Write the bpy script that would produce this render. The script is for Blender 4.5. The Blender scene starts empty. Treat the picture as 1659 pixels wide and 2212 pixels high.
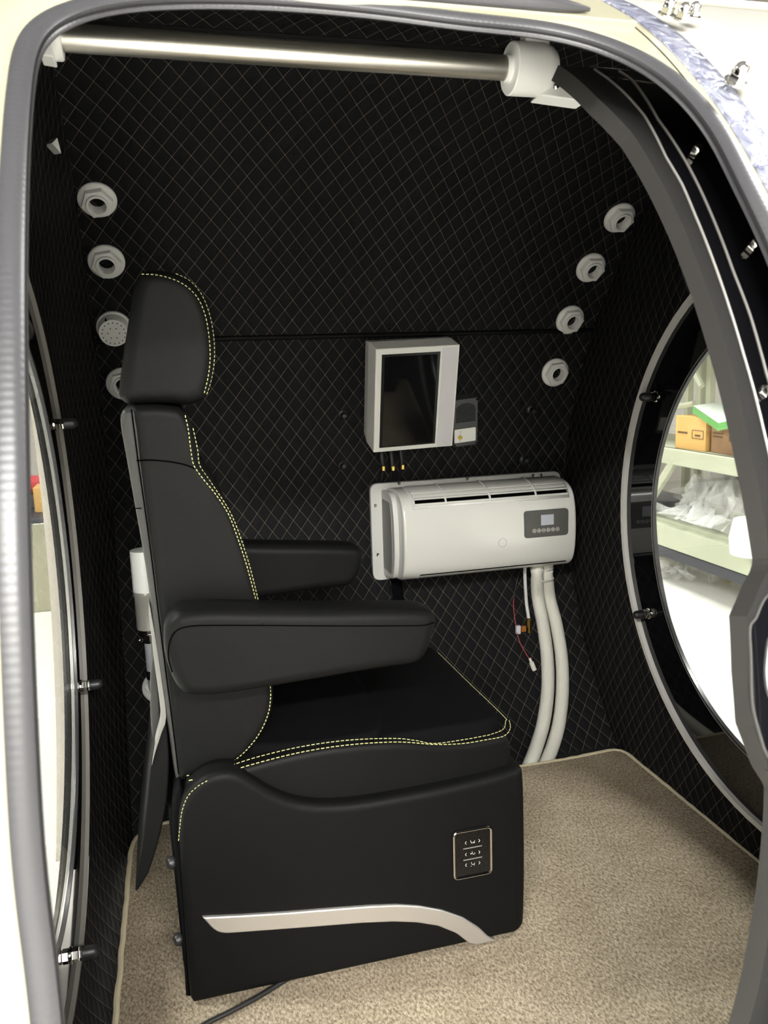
import bpy, bmesh, math, random
from mathutils import Vector, Matrix
import numpy as np

random.seed(7)
SC = bpy.context.scene
COL = SC.collection
PI = math.pi
R_ = math.radians

# ------------------------------------------------------------------ camera
FPX = 1781.0
CAM = np.array([0.0, 0.0, 1.12])
YAW, PITCH, ROLL = 0.256597621, 0.179855645, 0.0311680914
def cam_axes():
    f = np.array([math.sin(YAW) * math.cos(PITCH), math.cos(YAW) * math.cos(PITCH), -math.sin(PITCH)])
    r0 = np.array([math.cos(YAW), -math.sin(YAW), 0.0]); d0 = np.cross(f, r0)
    r = r0 * math.cos(ROLL) + d0 * math.sin(ROLL); d = -r0 * math.sin(ROLL) + d0 * math.cos(ROLL)
    return r, d, f
AX_R, AX_D, AX_F = cam_axes()
cam_data = bpy.data.cameras.new('camera')
cam = bpy.data.objects.new('camera', cam_data); COL.objects.link(cam)
cam.matrix_world = Matrix(((AX_R[0], -AX_D[0], -AX_F[0], CAM[0]),
                           (AX_R[1], -AX_D[1], -AX_F[1], CAM[1]),
                           (AX_R[2], -AX_D[2], -AX_F[2], CAM[2]), (0, 0, 0, 1)))
cam_data.sensor_fit = 'VERTICAL'; cam_data.sensor_height = 36.0
cam_data.lens = FPX / 2212 * 36.0
cam_data.clip_start = 0.02; cam_data.clip_end = 60
cam_data.dof.use_dof = True; cam_data.dof.focus_distance = 1.75; cam_data.dof.aperture_fstop = 12.0
SC.camera = cam

# ------------------------------------------------------------------ world, lights, exposure
world = bpy.data.worlds.new('world'); SC.world = world; world.use_nodes = True
bg = world.node_tree.nodes['Background']
bg.inputs[0].default_value = (0.95, 0.97, 1.0, 1); bg.inputs[1].default_value = 0.25
def area(name, loc, size, power, color, rot=(0, 0, 0)):
    l = bpy.data.lights.new(name, 'AREA'); l.shape = 'RECTANGLE'; l.size, l.size_y = size
    l.energy = power; l.color = color
    o = bpy.data.objects.new(name, l); COL.objects.link(o); o.location = loc; o.rotation_euler = rot
    return o
WARM = (1.0, 0.985, 0.94)
for i, (lx, ly, pw) in enumerate(((-2.2, -3.0, 205), (-0.7, -3.3, 170), (0.7, -3.3, 170), (2.9, 1.0, 55), (-2.8, 2.0, 110), (2.6, 5.0, 80), (-1.6, 4.8, 100), (0.0, -2.0, 15))):
    area('ceiling_lamp_light', (lx, ly, 3.3), (1.3, 0.35), pw, WARM)
SC.view_settings.view_transform = 'Standard'
SC.view_settings.look = 'None'
SC.view_settings.exposure = 1.22
SC.view_settings.gamma = 1.0
SC.view_settings.use_curve_mapping = False
SC.cycles.use_denoising = True
SC.cycles.max_bounces = 8
SC.cycles.caustics_reflective = False
SC.cycles.caustics_refractive = False

# ------------------------------------------------------------------ a photographed point on a plane of the place
def ray(u, v):
    d = AX_R * ((u - 829.5) / FPX) + AX_D * ((v - 1106.0) / FPX) + AX_F
    return d
def P(u, v, X=None, Y=None, Z=None):
    d = ray(u, v)
    if X is not None: t = (X - CAM[0]) / d[0]
    elif Y is not None: t = (Y - CAM[1]) / d[1]
    else: t = (Z - CAM[2]) / d[2]
    return Vector(CAM + t * d)
def PC(u, v, R=1.075, near=False, yc=1.30, zc=0.775):
    d = ray(u, v); a = d[1] ** 2 + d[2] ** 2; oy, oz = CAM[1] - yc, CAM[2] - zc
    b = 2 * (oy * d[1] + oz * d[2]); c = oy * oy + oz * oz - R * R
    t = (-b + (-1 if near else 1) * math.sqrt(b * b - 4 * a * c)) / (2 * a)
    return Vector(CAM + t * d)

# ------------------------------------------------------------------ materials
def new_mat(name):
    m = bpy.data.materials.new(name); m.use_nodes = True
    nt = m.node_tree; b = nt.nodes['Principled BSDF']
    return m, nt, b
def mat(name, col, rough=0.5, metal=0.0, spec=0.5, coat=0.0, bump=0.0, bscale=200.0, var=0.0, vscale=8.0):
    m, nt, b = new_mat(name)
    b.inputs['Base Color'].default_value = (*col, 1); b.inputs['Roughness'].default_value = rough
    b.inputs['Metallic'].default_value = metal; b.inputs['Specular IOR Level'].default_value = spec
    b.inputs['Coat Weight'].default_value = coat; b.inputs['Coat Roughness'].default_value = 0.05
    tc = nt.nodes.new('ShaderNodeTexCoord')
    if bump > 0:
        n = nt.nodes.new('ShaderNodeTexNoise'); n.inputs['Scale'].default_value = bscale; n.inputs['Detail'].default_value = 4
        bp = nt.nodes.new('ShaderNodeBump'); bp.inputs['Strength'].default_value = bump; bp.inputs['Distance'].default_value = 0.002
        nt.links.new(tc.outputs['Object'], n.inputs['Vector']); nt.links.new(n.outputs['Fac'], bp.inputs['Height'])
        nt.links.new(bp.outputs['Normal'], b.inputs['Normal'])
    if var > 0:
        n = nt.nodes.new('ShaderNodeTexNoise'); n.inputs['Scale'].default_value = vscale; n.inputs['Detail'].default_value = 3
        mx = nt.nodes.new('ShaderNodeMix'); mx.data_type = 'RGBA'
        mx.inputs['A'].default_value = (*[c * (1 - var) for c in col], 1); mx.inputs['B'].default_value = (*[min(1, c * (1 + var)) for c in col], 1)
        nt.links.new(tc.outputs['Object'], n.inputs['Vector']); nt.links.new(n.outputs['Fac'], mx.inputs['Factor'])
        nt.links.new(mx.outputs['Result'], b.inputs['Base Color'])
    return m
def glass_mat(name, tint=(0.98, 1, 0.99), refl=0.06, rough=0.01):
    m = bpy.data.materials.new(name); m.use_nodes = True; nt = m.node_tree; nt.nodes.clear()
    out = nt.nodes.new('ShaderNodeOutputMaterial'); tr = nt.nodes.new('ShaderNodeBsdfTransparent'); tr.inputs[0].default_value = (*tint, 1)
    gl = nt.nodes.new('ShaderNodeBsdfGlossy'); gl.inputs['Roughness'].default_value = rough
    lw = nt.nodes.new('ShaderNodeLayerWeight'); lw.inputs[0].default_value = 0.5
    pw = nt.nodes.new('ShaderNodeMath'); pw.operation = 'POWER'; pw.inputs[1].default_value = 4.0
    fr = nt.nodes.new('ShaderNodeMath'); fr.operation = 'MULTIPLY_ADD'; fr.inputs[1].default_value = 0.6; fr.inputs[2].default_value = refl * 0.5
    nt.links.new(lw.outputs['Facing'], pw.inputs[0]); nt.links.new(pw.outputs[0], fr.inputs[0])
    mx = nt.nodes.new('ShaderNodeMixShader')
    nt.links.new(fr.outputs[0], mx.inputs[0]); nt.links.new(tr.outputs[0], mx.inputs[1]); nt.links.new(gl.outputs[0], mx.inputs[2])
    nt.links.new(mx.outputs[0], out.inputs[0])
    return m
def quilt_mat():
    m, nt, b = new_mat('quilted_leatherette'); N = nt.nodes; L = nt.links
    uv = N.new('ShaderNodeUVMap'); sep = N.new('ShaderNodeSeparateXYZ'); L.new(uv.outputs[0], sep.inputs[0])
    def math_(op, a, bb=None, c=None):
        n = N.new('ShaderNodeMath'); n.operation = op
        for i, x in enumerate((a, bb, c)):
            if x is None: continue
            if isinstance(x, (int, float)): n.inputs[i].default_value = x
            else: L.new(x, n.inputs[i])
        return n.outputs[0]
    nz = N.new('ShaderNodeTexNoise'); nz.inputs['Scale'].default_value = 9.0; L.new(uv.outputs[0], nz.inputs['Vector'])
    wob = math_('MULTIPLY', math_('SUBTRACT', nz.outputs['Fac'], 0.5), 0.10)
    u = math_('DIVIDE', sep.outputs[0], 0.0420); v = math_('DIVIDE', sep.outputs[1], 0.0565)
    a = math_('ADD', math_('ADD', u, v), wob); c = math_('ADD', math_('SUBTRACT', u, v), wob)
    da = math_('PINGPONG', a, 0.5); dc = math_('PINGPONG', c, 0.5)
    sa = math_('MULTIPLY', math_('LESS_THAN', da, 0.017), math_('GREATER_THAN', math_('PINGPONG', math_('MULTIPLY', c, 10.0), 0.5), 0.06))
    sc = math_('MULTIPLY', math_('LESS_THAN', dc, 0.017), math_('GREATER_THAN', math_('PINGPONG', math_('MULTIPLY', a, 10.0), 0.5), 0.06))
    mask = math_('MAXIMUM', sa, sc)
    d = math_('MINIMUM', da, dc)
    puff = math_('POWER', math_('MULTIPLY', d, 2.0), 0.45)
    fine = N.new('ShaderNodeTexNoise'); fine.inputs['Scale'].default_value = 900.0; L.new(uv.outputs[0], fine.inputs['Vector'])
    h = math_('ADD', puff, math_('MULTIPLY', fine.outputs['Fac'], 0.03))
    bp = N.new('ShaderNodeBump'); bp.inputs['Strength'].default_value = 0.8; bp.inputs['Distance'].default_value = 0.0045
    L.new(h, bp.inputs['Height']); L.new(bp.outputs['Normal'], b.inputs['Normal'])
    mx = N.new('ShaderNodeMix'); mx.data_type = 'RGBA'
    mx.inputs['A'].default_value = (0.0118, 0.0118, 0.0128, 1); mx.inputs['B'].default_value = (0.19, 0.158, 0.12, 1)
    L.new(mask, mx.inputs['Factor']); L.new(mx.outputs['Result'], b.inputs['Base Color'])
    b.inputs['Roughness'].default_value = 0.75; b.inputs['Specular IOR Level'].default_value = 0.05
    return m
def carpet_mat():
    m, nt, b = new_mat('cut_pile_carpet'); N = nt.nodes; L = nt.links
    tc = N.new('ShaderNodeTexCoord')
    n1 = N.new('ShaderNodeTexNoise'); n1.inputs['Scale'].default_value = 210; n1.inputs['Detail'].default_value = 6; n1.inputs['Roughness'].default_value = 0.75
    n2 = N.new('ShaderNodeTexNoise'); n2.inputs['Scale'].default_value = 9; n2.inputs['Detail'].default_value = 4
    mp = N.new('ShaderNodeMapping'); mp.inputs['Rotation'].default_value = (0, 0, 0.6); mp.inputs['Scale'].default_value = (1, 0.55, 1)
    L.new(tc.outputs['Object'], mp.inputs[0]); L.new(mp.outputs[0], n1.inputs['Vector']); L.new(tc.outputs['Object'], n2.inputs['Vector'])
    r1 = N.new('ShaderNodeValToRGB'); r1.color_ramp.elements[0].position = 0.36; r1.color_ramp.elements[1].position = 0.64
    r1.color_ramp.elements[0].color = (0.16, 0.128, 0.088, 1); r1.color_ramp.elements[1].color = (0.70, 0.585, 0.435, 1)
    L.new(n1.outputs['Fac'], r1.inputs[0])
    r2 = N.new('ShaderNodeValToRGB'); r2.color_ramp.elements[0].position = 0.3; r2.color_ramp.elements[1].position = 0.7
    r2.color_ramp.elements[0].color = (0.78, 0.76, 0.73, 1); r2.color_ramp.elements[1].color = (1, 1, 1, 1)
    L.new(n2.outputs['Fac'], r2.inputs[0])
    mx = N.new('ShaderNodeMix'); mx.data_type = 'RGBA'; mx.blend_type = 'MULTIPLY'; mx.inputs['Factor'].default_value = 1
    L.new(r1.outputs[0], mx.inputs['A']); L.new(r2.outputs[0], mx.inputs['B']); L.new(mx.outputs['Result'], b.inputs['Base Color'])
    bp = N.new('ShaderNodeBump'); bp.inputs['Strength'].default_value = 1.0; bp.inputs['Distance'].default_value = 0.004
    L.new(n1.outputs['Fac'], bp.inputs['Height']); L.new(bp.outputs['Normal'], b.inputs['Normal'])
    b.inputs['Roughness'].default_value = 0.95; b.inputs['Specular IOR Level'].default_value = 0.1
    return m
def ribbed_mat(name, col, rough, axis_scale, dist):
    m, nt, b = new_mat(name); N = nt.nodes; L = nt.links
    uv = N.new('ShaderNodeUVMap'); w = N.new('ShaderNodeTexWave'); w.inputs['Scale'].default_value = axis_scale
    L.new(uv.outputs[0], w.inputs['Vector'])
    bp = N.new('ShaderNodeBump'); bp.inputs['Strength'].default_value = 0.6; bp.inputs['Distance'].default_value = dist
    L.new(w.outputs['Fac'], bp.inputs['Height']); L.new(bp.outputs['Normal'], b.inputs['Normal'])
    b.inputs['Base Color'].default_value = (*col, 1); b.inputs['Roughness'].default_value = rough
    return m
def film_mat():
    m, nt, b = new_mat('protective_film'); N = nt.nodes; L = nt.links
    tc = N.new('ShaderNodeTexCoord'); n = N.new('ShaderNodeTexNoise'); n.inputs['Scale'].default_value = 38; n.inputs['Detail'].default_value = 5; n.inputs['Distortion'].default_value = 1.5
    L.new(tc.outputs['Object'], n.inputs['Vector'])
    bp = N.new('ShaderNodeBump'); bp.inputs['Strength'].default_value = 1.0; bp.inputs['Distance'].default_value = 0.006
    L.new(n.outputs['Fac'], bp.inputs['Height']); L.new(bp.outputs['Normal'], b.inputs['Normal'])
    r = N.new('ShaderNodeValToRGB'); r.color_ramp.elements[0].color = (0.20, 0.21, 0.31, 1); r.color_ramp.elements[1].color = (0.42, 0.44, 0.55, 1)
    r.color_ramp.elements[0].position = 0.35; r.color_ramp.elements[1].position = 0.62
    L.new(n.outputs['Fac'], r.inputs[0]); L.new(r.outputs[0], b.inputs['Base Color'])
    b.inputs['Metallic'].default_value = 0.55; b.inputs['Roughness'].default_value = 0.22
    return m

def sheet_mat():
    m, nt, b = new_mat('clear_plastic_film'); out = nt.nodes['Material Output']
    b.inputs['Base Color'].default_value = (0.85, 0.85, 0.83, 1); b.inputs['Roughness'].default_value = 0.12
    tr = nt.nodes.new('ShaderNodeBsdfTransparent'); mx = nt.nodes.new('ShaderNodeMixShader'); mx.inputs[0].default_value = 0.20
    nt.links.new(tr.outputs[0], mx.inputs[1]); nt.links.new(b.outputs[0], mx.inputs[2]); nt.links.new(mx.outputs[0], out.inputs[0])
    return m
M = dict(
    quilt=quilt_mat(), carpet=carpet_mat(), film=film_mat(),
    leather=mat('black_leather', (0.0058, 0.0058, 0.0058), 0.50, spec=0.09, bump=0.12, bscale=700),
    leather_lit_grey=mat('lit_grey_leather', (0.028, 0.028, 0.027), 0.45, spec=0.3, bump=0.1, bscale=700),  # back cover's window light put into the colour; pocket is simply dark grey
    suede=mat('black_suede', (0.004, 0.004, 0.0045), 0.9, spec=0.05, bump=0.2, bscale=900),
    shellgrey=mat('grey_plastic_shell', (0.17, 0.166, 0.155), 0.45),
    thread=mat('yellow_thread', (0.44, 0.43, 0.19), 0.6),
    groove=mat('seam_groove', (0.0012, 0.0012, 0.0012), 0.9, spec=0.02),
    chrome=mat('chrome', (0.80, 0.79, 0.76), 0.10, 1.0),
    steel=mat('brushed_steel', (0.66, 0.64, 0.58), 0.34, 1.0),
    steelsoft=mat('satin_steel', (0.62, 0.60, 0.55), 0.3, 0.55),
    satin=mat('satin_silver', (0.60, 0.58, 0.55), 0.38, 0.75),
    blackgloss=mat('black_gloss', (0.004, 0.004, 0.005), 0.035, spec=0.5),
    blackplastic=mat('black_plastic', (0.014, 0.014, 0.015), 0.42),
    rubber=ribbed_mat('grey_rubber', (0.040, 0.040, 0.044), 0.36, 55.0, 0.00012),
    gasket=mat('black_gasket', (0.02, 0.02, 0.022), 0.25),
    frameblack=mat('matte_black_paint', (0.015, 0.015, 0.0145), 0.6, spec=0.12, bump=0.15, bscale=400),
    framegrey=mat('satin_black_edge', (0.030, 0.029, 0.0275), 0.45),
    silverline=mat('aluminium_lip', (0.36, 0.35, 0.33), 0.4, 0.4),
    rim_lit=mat('lit_silver_rim', (0.74, 0.73, 0.70), 0.35),  # silver rim of the right window, colour whitened to look lit
    rimgrey=mat('dull_rim', (0.28, 0.27, 0.24), 0.4),
    white=mat('white_plastic', (0.85, 0.85, 0.82), 0.35),
    whitegloss=mat('white_gloss_abs', (0.62, 0.62, 0.585), 0.16, coat=0.25),
    whitegrey=mat('white_grille', (0.66, 0.66, 0.635), 0.35),
    recess=mat('grey_recess', (0.27, 0.265, 0.25), 0.5),
    beigewhite=mat('enamel_white', (0.80, 0.80, 0.75), 0.32),
    lilac=mat('pale_lilac_panel', (0.68, 0.65, 0.68), 0.4),
    screen=mat('dark_screen', (0.006, 0.006, 0.007), 0.04, spec=1.0),
    bezel=mat('screen_bezel', (0.003, 0.003, 0.003), 0.3),
    panelgrey=mat('control_panel_grey', (0.075, 0.073, 0.068), 0.4),
    lcd=mat('lcd_pale', (0.42, 0.44, 0.50), 0.3),
    icon=mat('icon_print', (0.80, 0.79, 0.75), 0.5),
    iconw=mat('icon_white', (0.85, 0.84, 0.80), 0.5),
    brass=mat('brass', (0.75, 0.55, 0.16), 0.25, 1.0),
    yellowbtn=mat('yellow_button', (0.58, 0.40, 0.04), 0.4),
    intercom=mat('intercom_grey', (0.055, 0.056, 0.06), 0.45),
    hose=mat('cream_insulation', (0.74, 0.73, 0.65), 0.75, bump=0.4, bscale=300),
    tubew=mat('translucent_tube', (0.66, 0.67, 0.66), 0.4),
    redwire=mat('red_wire', (0.35, 0.02, 0.03), 0.5),
    orange=mat('orange_clip', (0.35, 0.12, 0.02), 0.5),
    braid=mat('braided_hose', (0.38, 0.39, 0.42), 0.4, bump=0.6, bscale=500),
    binding=mat('carpet_binding', (0.60, 0.53, 0.36), 0.9, bump=0.6, bscale=350),
    cream=mat('cream_paint', (0.33, 0.318, 0.225), 0.25, coat=0.2),
    whitepaint=mat('white_paint', (0.36, 0.352, 0.32), 0.3),
    beige=mat('beige_wall', (0.50, 0.46, 0.40), 0.8, var=0.08),
    wallgrey=mat('workshop_wall', (0.40, 0.375, 0.345), 0.85, var=0.1, vscale=1.5),
    roofsteel=mat('workshop_roof', (0.12, 0.12, 0.13), 0.7),
    wallwhite=mat('white_workshop_wall', (0.84, 0.83, 0.80), 0.8),
    floorw=mat('white_floor', (0.74, 0.73, 0.69), 0.55, var=0.04, vscale=3),
    rack=mat('rack_cream_green', (0.42, 0.44, 0.33), 0.5, var=0.08, vscale=6),
    darksteel=mat('dark_blue_steel', (0.035, 0.037, 0.048), 0.5),
    kraft=mat('kraft_card', (0.60, 0.36, 0.12), 0.8, var=0.06, vscale=12),
    brown=mat('brown_card', (0.27, 0.16, 0.085), 0.8, var=0.08, vscale=12),
    boxwhite=mat('box_white_print', (0.55, 0.59, 0.54), 0.5),
    boxgreen=mat('box_green_print', (0.12, 0.34, 0.09), 0.5),
    ink=mat('box_ink', (0.12, 0.07, 0.03), 0.8),
    greenink=mat('box_green_ink', (0.25, 0.50, 0.25), 0.8),
    foam=mat('white_foam', (0.82, 0.80, 0.74), 0.7),
    red=mat('red_fabric', (0.45, 0.05, 0.06), 0.8),
    cablem=mat('black_cable', (0.012, 0.012, 0.012), 0.45),
    glass=glass_mat('acrylic_window'),
    plastic=sheet_mat(),
    yellow=mat('yellow_plastic', (0.7, 0.6, 0.03), 0.5),
    ground=mat('black_rubber_floor', (0.012, 0.012, 0.012), 0.8),
)

# ------------------------------------------------------------------ mesh builder
class MB:
    def __init__(s): s.v = []; s.f = []; s.uv = None
    def add(s, verts, faces, mtx=None):
        o = len(s.v)
        for p in verts:
            p = Vector(p); s.v.append(mtx @ p if mtx is not None else p)
        s.f += [tuple(i + o for i in f) for f in faces]
        return s
    def box(s, c, d, mtx=None):
        x, y, z = c; a, b, e = d[0] / 2, d[1] / 2, d[2] / 2
        vs = [(x + i * a, y + j * b, z + k * e) for k in (-1, 1) for j in (-1, 1) for i in (-1, 1)]
        return s.add(vs, [(0, 2, 3, 1), (4, 5, 7, 6), (0, 1, 5, 4), (2, 6, 7, 3), (0, 4, 6, 2), (1, 3, 7, 5)], mtx)
    def rings(s, rings, mtx=None, cap0=True, cap1=True, close=True):
        n = len(rings[0]); vs = [p for r in rings for p in r]; fs = []
        m = n if close else n - 1
        for k in range(len(rings) - 1):
            for i in range(m):
                j = (i + 1) % n
                fs.append((k * n + i, k * n + j, (k + 1) * n + j, (k + 1) * n + i))
        if cap0: fs.append(tuple(reversed(range(n))))
        if cap1: fs.append(tuple(range((len(rings) - 1) * n, len(rings) * n)))
        return s.add(vs, fs, mtx)
    def lathe(s, prof, n=32, mtx=None, cap0=True, cap1=True):
        return s.rings([[(r * math.cos(2 * PI * i / n), r * math.sin(2 * PI * i / n), z) for i in range(n)] for r, z in prof], mtx, cap0, cap1)
    def cyl(s, a, b, r, n=20, r2=None):
        return s.tube([a, b], [r, r if r2 is None else r2], n)
    def tube(s, pts, r, n=12, cap=True):
        pts = [Vector(p) for p in pts]; rs = r if isinstance(r, (list, tuple)) else [r] * len(pts)
        t = (pts[1] - pts[0]).normalized()
        up = Vector((0, 0, 1)) if abs(t.z) < 0.9 else Vector((1, 0, 0))
        nrm = t.cross(up).normalized(); rings = []
        for i, p in enumerate(pts):
            t2 = (pts[min(i + 1, len(pts) - 1)] - pts[max(i - 1, 0)]).normalized()
            nrm = (nrm - t2 * nrm.dot(t2)).normalized(); bn = t2.cross(nrm)
            rings.append([p + (nrm * math.cos(2 * PI * k / n) + bn * math.sin(2 * PI * k / n)) * rs[i] for k in range(n)])
        return s.rings(rings, None, cap, cap)
    def grid(s, fn, nu, nv, uvfn=None):
        o = len(s.v)
        vs = [fn(i / nu, j / nv) for j in range(nv + 1) for i in range(nu + 1)]
        fs = [(j * (nu + 1) + i, j * (nu + 1) + i + 1, (j + 1) * (nu + 1) + i + 1, (j + 1) * (nu + 1) + i) for j in range(nv) for i in range(nu)]
        if uvfn:
            if s.uv is None: s.uv = [(0, 0)] * o
            s.uv += [uvfn(i / nu, j / nv) for j in range(nv + 1) for i in range(nu + 1)]
        return s.add(vs, fs)
    def build(s, name, material, parent=None, smooth=True, bevel=0.0, seg=3, thick=0.0, angle=35, fix=True):
        me = bpy.data.meshes.new(name)
        off = Vector((0, 0, 0)); q = parent
        while q is not None: off += q.location; q = q.parent
        me.from_pydata([tuple(p - off) for p in s.v], [], s.f)
        if s.uv is not None:
            uvl = me.uv_layers.new(name='UVMap')
            for l in me.loops: uvl.data[l.index].uv = s.uv[l.vertex_index]
        if fix:
            bm = bmesh.new(); bm.from_mesh(me)
            bmesh.ops.recalc_face_normals(bm, faces=bm.faces); bm.to_mesh(me); bm.free()
        me.materials.append(material)
        o = bpy.data.objects.new(name, me); COL.objects.link(o)
        if parent is not None: o.parent = parent
        if thick:
            md = o.modifiers.new('solid', 'SOLIDIFY'); md.thickness = thick; md.offset = 0
        if bevel > 0:
            md = o.modifiers.new('bevel', 'BEVEL'); md.width = bevel; md.segments = seg; md.limit_method = 'ANGLE'; md.angle_limit = R_(angle)
        if smooth:
            for p in me.polygons: p.use_smooth = len(p.vertices) < 24
            bm = bmesh.new(); bm.from_mesh(me)
            for e in bm.edges:
                if len(e.link_faces) == 2 and e.calc_face_angle(0) > R_(38): e.smooth = False
            bm.to_mesh(me); bm.free()
        return o

def tag(o, label=None, cat=None, group=None, kind=None):
    if label: o['label'] = label
    if cat: o['category'] = cat
    if group: o['group'] = group
    if kind: o['kind'] = kind
    return o
def thing(name, loc, label, cat, group=None):
    o = bpy.data.objects.new(name, None); COL.objects.link(o); o.location = loc; o.empty_display_size = 0.05
    return tag(o, label, cat, group)
def copy_tree(o, parent=None):
    c = o.copy(); COL.objects.link(c)
    if parent is not None: c.parent = parent
    for ch in list(o.children): copy_tree(ch, c)
    return c
def frame(origin, z, up=(0, 0, 1)):
    z = Vector(z).normalized(); x = Vector(up).cross(z).normalized(); y = z.cross(x)
    m = Matrix((x, y, z)).transposed().to_4x4(); m.translation = Vector(origin); return m
def catmull(pts, n=8, closed=False):
    pts = [Vector(p) for p in pts]; out = []; N = len(pts); m = N if closed else N - 1
    for i in range(m):
        g = (lambda k: pts[k % N]) if closed else (lambda k: pts[min(max(k, 0), N - 1)])
        a, b, c, d = g(i - 1), g(i), g(i + 1), g(i + 2)
        for k in range(n):
            t = k / n
            out.append(0.5 * ((2 * b) + (c - a) * t + (2 * a - 5 * b + 4 * c - d) * t * t + (3 * b - a - 3 * c + d) * t ** 3))
    if not closed: out.append(pts[-1])
    return out
def resample(pts, step):
    pts = [Vector(p) for p in pts]; L = [0]
    for a, b in zip(pts, pts[1:]): L.append(L[-1] + (b - a).length)
    n = max(2, int(L[-1] / step)); out = []; j = 0
    for k in range(n + 1):
        s = L[-1] * k / n
        while j < len(L) - 2 and L[j + 1] < s: j += 1
        t = (s - L[j]) / max(1e-9, L[j + 1] - L[j]); out.append(pts[j].lerp(pts[j + 1], t))
    return out
def area2(o): return sum(o[i][0] * o[(i + 1) % len(o)][1] - o[(i + 1) % len(o)][0] * o[i][1] for i in range(len(o)))
def offset(o, d):
    n = len(o); out = []
    for i in range(n):
        a, b, c = Vector(o[i - 1]), Vector(o[i]), Vector(o[(i + 1) % n])
        e1 = (b - a).normalized(); e2 = (c - b).normalized()
        n1 = Vector((-e1.y, e1.x)); n2 = Vector((-e2.y, e2.x)); m = n1 + n2
        m = m.normalized() if m.length > 1e-6 else n1
        k = max(0.35, m.dot(n1))
        out.append(b + m * (d / k))
    return out
def inset(o, d):
    """offset inwards, with the loops at tight corners cut away (same point count)"""
    q = offset(o, d)
    if d <= 0: return q
    A = np.array([(p.x, p.y) for p in o]); B = np.roll(A, -1, 0); Q = np.array([(p.x, p.y) for p in q]); n = len(Q)
    e = B - A; L2_ = np.maximum((e ** 2).sum(1), 1e-14)
    t = np.clip(((Q[:, None, :] - A[None]) * e[None]).sum(2) / L2_[None], 0, 1)
    D = np.sqrt((((A[None] + t[..., None] * e[None]) - Q[:, None, :]) ** 2).sum(2)).min(1)
    ok = D > d * 0.985 - 1e-6
    if ok.sum() < 4: return q
    idx = np.where(ok)[0]
    for i in range(n):
        if ok[i]: continue
        a = idx[np.searchsorted(idx, i) - 1]; b = idx[np.searchsorted(idx, i) % len(idx)]
        ga = (i - a) % n; gb = (b - i) % n; w = ga / (ga + gb)
        q[i] = Vector(Q[a] * (1 - w) + Q[b] * w)
    return q
def roundpoly(pts, r, n=6):
    out = []; N = len(pts)
    for i in range(N):
        rr = r[i] if isinstance(r, (list, tuple)) else r
        a, b, c = Vector(pts[i - 1]), Vector(pts[i]), Vector(pts[(i + 1) % N])
        if rr <= 0: out.append(b); continue
        e1 = (a - b).normalized(); e2 = (c - b).normalized(); rr = min(rr, (a - b).length * 0.48, (c - b).length * 0.48)
        p, q = b + e1 * rr, b + e2 * rr
        for k in range(n + 1):
            t = k / n; out.append(p * (1 - t) ** 2 + b * 2 * t * (1 - t) + q * t * t)
    return out
def pillow(outline, d0, d1, r, fn, seg=5, crown=0.0, r1=None):
    """an outline given real thickness d0..d1 with rounded rims; fn(u, v, d) places it"""
    o = [Vector((p[0], p[1])) for p in outline]
    if area2(o) < 0: o = o[::-1]
    sg = 1 if d1 > d0 else -1; r1 = r if r1 is None else r1
    def half(dd, rr, dirn):
        out = [[fn(p.x, p.y, dd) for p in inset(o, rr + ex)] for ex in ((0.003,) if rr > 0.009 else (0.0005,))]
        for k in range(seg + 1):
            t = PI / 2 * k / seg
            out.append([fn(p.x, p.y, dd + dirn * rr * (1 - math.cos(t))) for p in inset(o, rr * (1 - math.sin(t)))])
        return out
    a = half(d0, r, sg); b = half(d1, r1, -sg)[::-1]
    rg = a + b
    mb = MB(); mb.rings(rg)
    return mb
def xz(u, v, d): return Vector((u, d, v))
def pxo(pts, Y, n=6, closed=True, smooth=True):
    w = [P(u, v, Y=Y) for u, v in pts]
    w = [Vector((p.x, p.z)) for p in w]
    return [Vector((p.x, p.y)) for p in (catmull([(q.x, q.y, 0) for q in w], n, closed) if smooth else w)]
def stitches(path, name, parent, dash=0.0055, gap=0.003, r=0.0009, material=None):
    pts = resample(path, 0.001); mb = MB(); k = 0; nd = int(dash / 0.001); ng = max(1, int(gap / 0.001))
    while k + nd < len(pts):
        mb.tube(pts[k:k + nd + 1:max(1, nd // 2)], r, 6); k += nd + ng
    return mb.build(name, material or M['thread'], parent)

# ------------------------------------------------------------------ the chamber: cross-section and walls
C1 = (1.30, 0.775, 1.075)
C2 = (1.36, 0.72)
def arc1(a, R=C1[2]): return (C1[0] + R * math.cos(R_(a)), C1[1] + R * math.sin(R_(a)))
def arc2(x, a, R): return Vector((x, C2[0] + R * math.cos(R_(a)), C2[1] + R * math.sin(R_(a))))
TOP = [arc1(60), (1.80, 1.726), (1.66, 1.752), (1.52, 1.735), (1.36, 1.685), (1.24, 1.625)]
def section():
    pts = [arc1(a) for a in np.linspace(-52, 60, 57)]
    pts += [(p.x, p.y) for p in catmull([(y, z, 0) for y, z in TOP], 5)[1:]]
    pts += [tuple(arc2(0, a, 0.905)[1:]) for a in np.linspace(102, 250, 60)]
    b0 = Vector((*pts[-1], 0)); b1 = Vector((*pts[0], 0))
    pts += [(p.x, p.y) for p in catmull([b0, (1.2, -0.2, 0), (1.6, -0.2, 0), b1], 6)[1:-1]]
    return pts
SEC = section()
XL0, XR0 = -0.155, 1.222
def xr_at(z): return XR0 + 0.115 * max(0.0, z - 0.8)
def drape(x): return 0.17 * (x - 0.33) ** 2 if x > 0.33 else 0.20 * (x - 0.33) ** 2
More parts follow.
